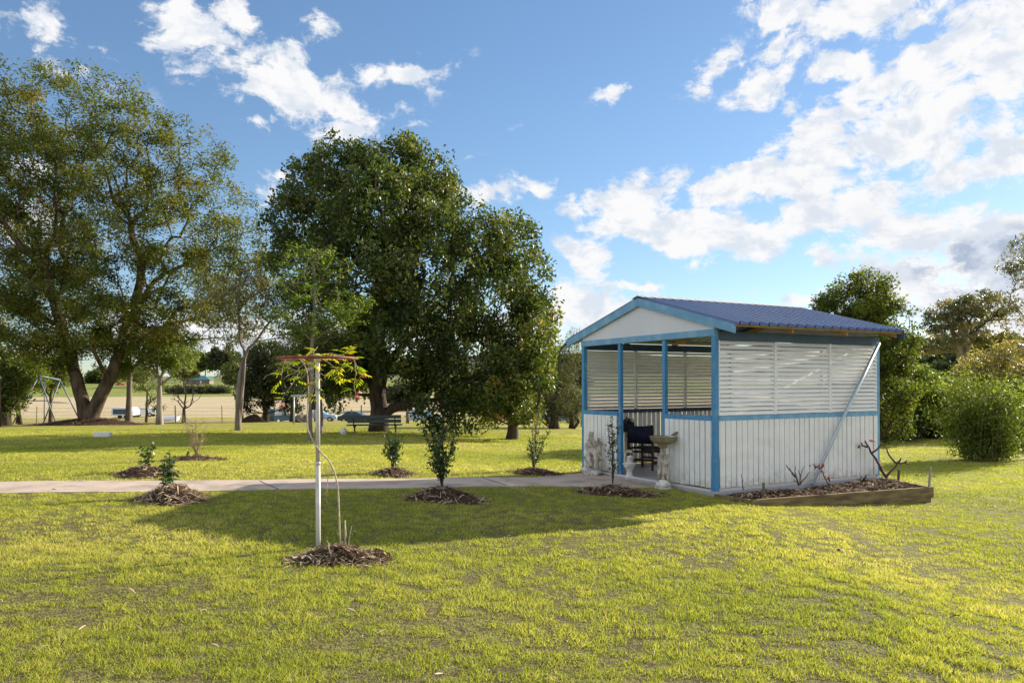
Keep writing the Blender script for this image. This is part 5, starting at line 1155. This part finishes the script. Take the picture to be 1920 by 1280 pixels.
fc.blob((0,-.072,.318), (.016,.006,.005), 1, 5, .05); fc.build('face_features', M['stone'], bu)
MB().lathe((0,0,.205), [(.03,0),(.11,.012),(.125,.03),(.10,.045),(.05,.05)], 16, wob=.12).build('ruffled_collar', M['stonew'], bu)
# seated figure on a rocky base
so = gw(-.22, 2.90); so.z = ground(so.x, so.y); ks = so.y/F; sf = empty('figure_statue', so, -.35, 'stone statue of two embracing figures seated on a rocky base at the left front post', 'statue')
MB().lathe((0,0,-.05), [(.17,0),(.17,.10),(.15,.14),(.11,.22),(.12,.30),(.17,.36),(.16,.40),(.05,.42)], 16, sq=.8, wob=.13).build('rock_base', M['stone'], sf)
MB().blob((-.12,-.04,.10), (.07,.07,.07), 2, 7, .25).blob((.06,-.1,.06), (.09,.06,.06), 4, 7, .25).blob((-.02,-.08,.2), (.06,.05,.08), 6, 7, .25).build('base_rocks', M['stonew'], sf)
skin('woman_figure', [(.0,0,.42,.085),(-.01,0,.52,.065),(-.02,0,.62,.070),(-.03,0,.69,.032),(-.035,-.01,.75,.048),(-.035,0,.79,.045),(.08,-.12,.40,.055),(.10,-.16,.27,.042),(.08,-.17,.14,.03),(-.06,-.13,.40,.055),(-.02,-.19,.28,.042),(.03,-.2,.16,.03),(-.10,0,.61,.035),(-.13,-.05,.51,.026),(-.06,-.10,.47,.022),(.05,0,.62,.035),(.10,-.04,.56,.026),(.10,-.08,.62,.02)],
     [(0,1),(1,2),(2,3),(3,4),(4,5),(0,6),(6,7),(7,8),(0,9),(9,10),(10,11),(2,12),(12,13),(13,14),(2,15),(15,16),(16,17)], M['stone'], sf)
cherub(sf, (.11,.0,.33), .37, .5, M['stone'], 'child_figure', False)
MB().tube([(-.035,.045,.79),(-.05,.07,.68),(-.06,.08,.55)], [.045,.045,.02], 8).build('hair', M['stone'], sf)

# ---------------------------------------------------------------- chairs inside the shelter
def chair(px, py, lx, ly, rz, label, back=True):
    o = gw(lx, ly, .031); r = empty('director_chair', o, rz, label, 'chair', 'dark chairs in the shelter')
    W, Dp, S, A, T = .27, .24, .42, .62, .86
    for x in (-W, W):
        for y in (-Dp, Dp):
            MB().beam((x, y, 0), (x, y, A if y < 0 else T*.97), .036, .036, (0,1,0)).build('leg', M['darkwood'], r, .003)
        MB().box((x-.032, -Dp-.04, A), (x+.032, Dp+.02, A+.022)).build('arm', M['darkwood'], r, .004)
        MB().box((x-.014, -Dp+.02, .12), (x+.014, Dp-.02, .165)).box((x-.014, -Dp+.02, S-.05), (x+.014, Dp-.02, S-.01)).build('side_rail', M['darkwood'], r)
    MB().box((-W+.02, -Dp-.012, .17), (W-.02, -Dp+.012, .21)).box((-W+.02, Dp-.012, .17), (W-.02, Dp+.012, .21)).box((-W+.02, -Dp-.012, .30), (W-.02, -Dp+.012, .34)).box((-W+.02, Dp-.012, .32), (W-.02, Dp+.012, .36)).build('stretcher', M['darkwood'], r)
    MB().box((-W+.018, -Dp, S-.03), (W-.018, Dp, S)).build('seat', M['navy'], r, .01)
    vs = []; n = 8
    for i in range(n+1):
        t = i/n; x = -W-.012+(2*W+.024)*t; sag = -.03*math.sin(math.pi*t); y = Dp+.008+.05*math.sin(math.pi*t)
        for zz in (.50, T+.0): vs += [(x, y, zz+(sag if zz > .6 else 0)), (x, y+.012, zz+(sag if zz > .6 else 0))]
    fs = []
    for i in range(n): a = i*4; fs += [(a, a+4, a+6, a+2), (a+1, a+3, a+7, a+5), (a+2, a+6, a+7, a+3), (a, a+1, a+5, a+4)]
    fs += [(0,2,3,1), (n*4, n*4+1, n*4+3, n*4+2)]
    MB().add(vs, fs, True).build('back_canvas', M['navy'], r)
chair(0, 0, 1.13, 3.0, math.radians(137), 'dark timber director chair with navy canvas seen through the doorway')
wbx = empty('hanging_planter', gw(.98, GW-.13, .72), TH, 'black box-shaped planter hanging inside the shelter just beside the doorway post', 'planter')
MB().box((-.12,-.09,0), (.12,.07,.20)).build('box', M['dark'], wbx, .015)
MB().tube([(-.10,-.01,.2), (0,-.02,.30), (.10,-.01,.2)], .008, 6).build('hanger', M['dark'], wbx)
_r = np.random.default_rng(2); leaves('leaves', _r.normal(0, 1, (60, 3))*np.array([.07,.05,.03])+np.array([0,-.01,.23]), .06, .03, LM['dark'], wbx, _r)
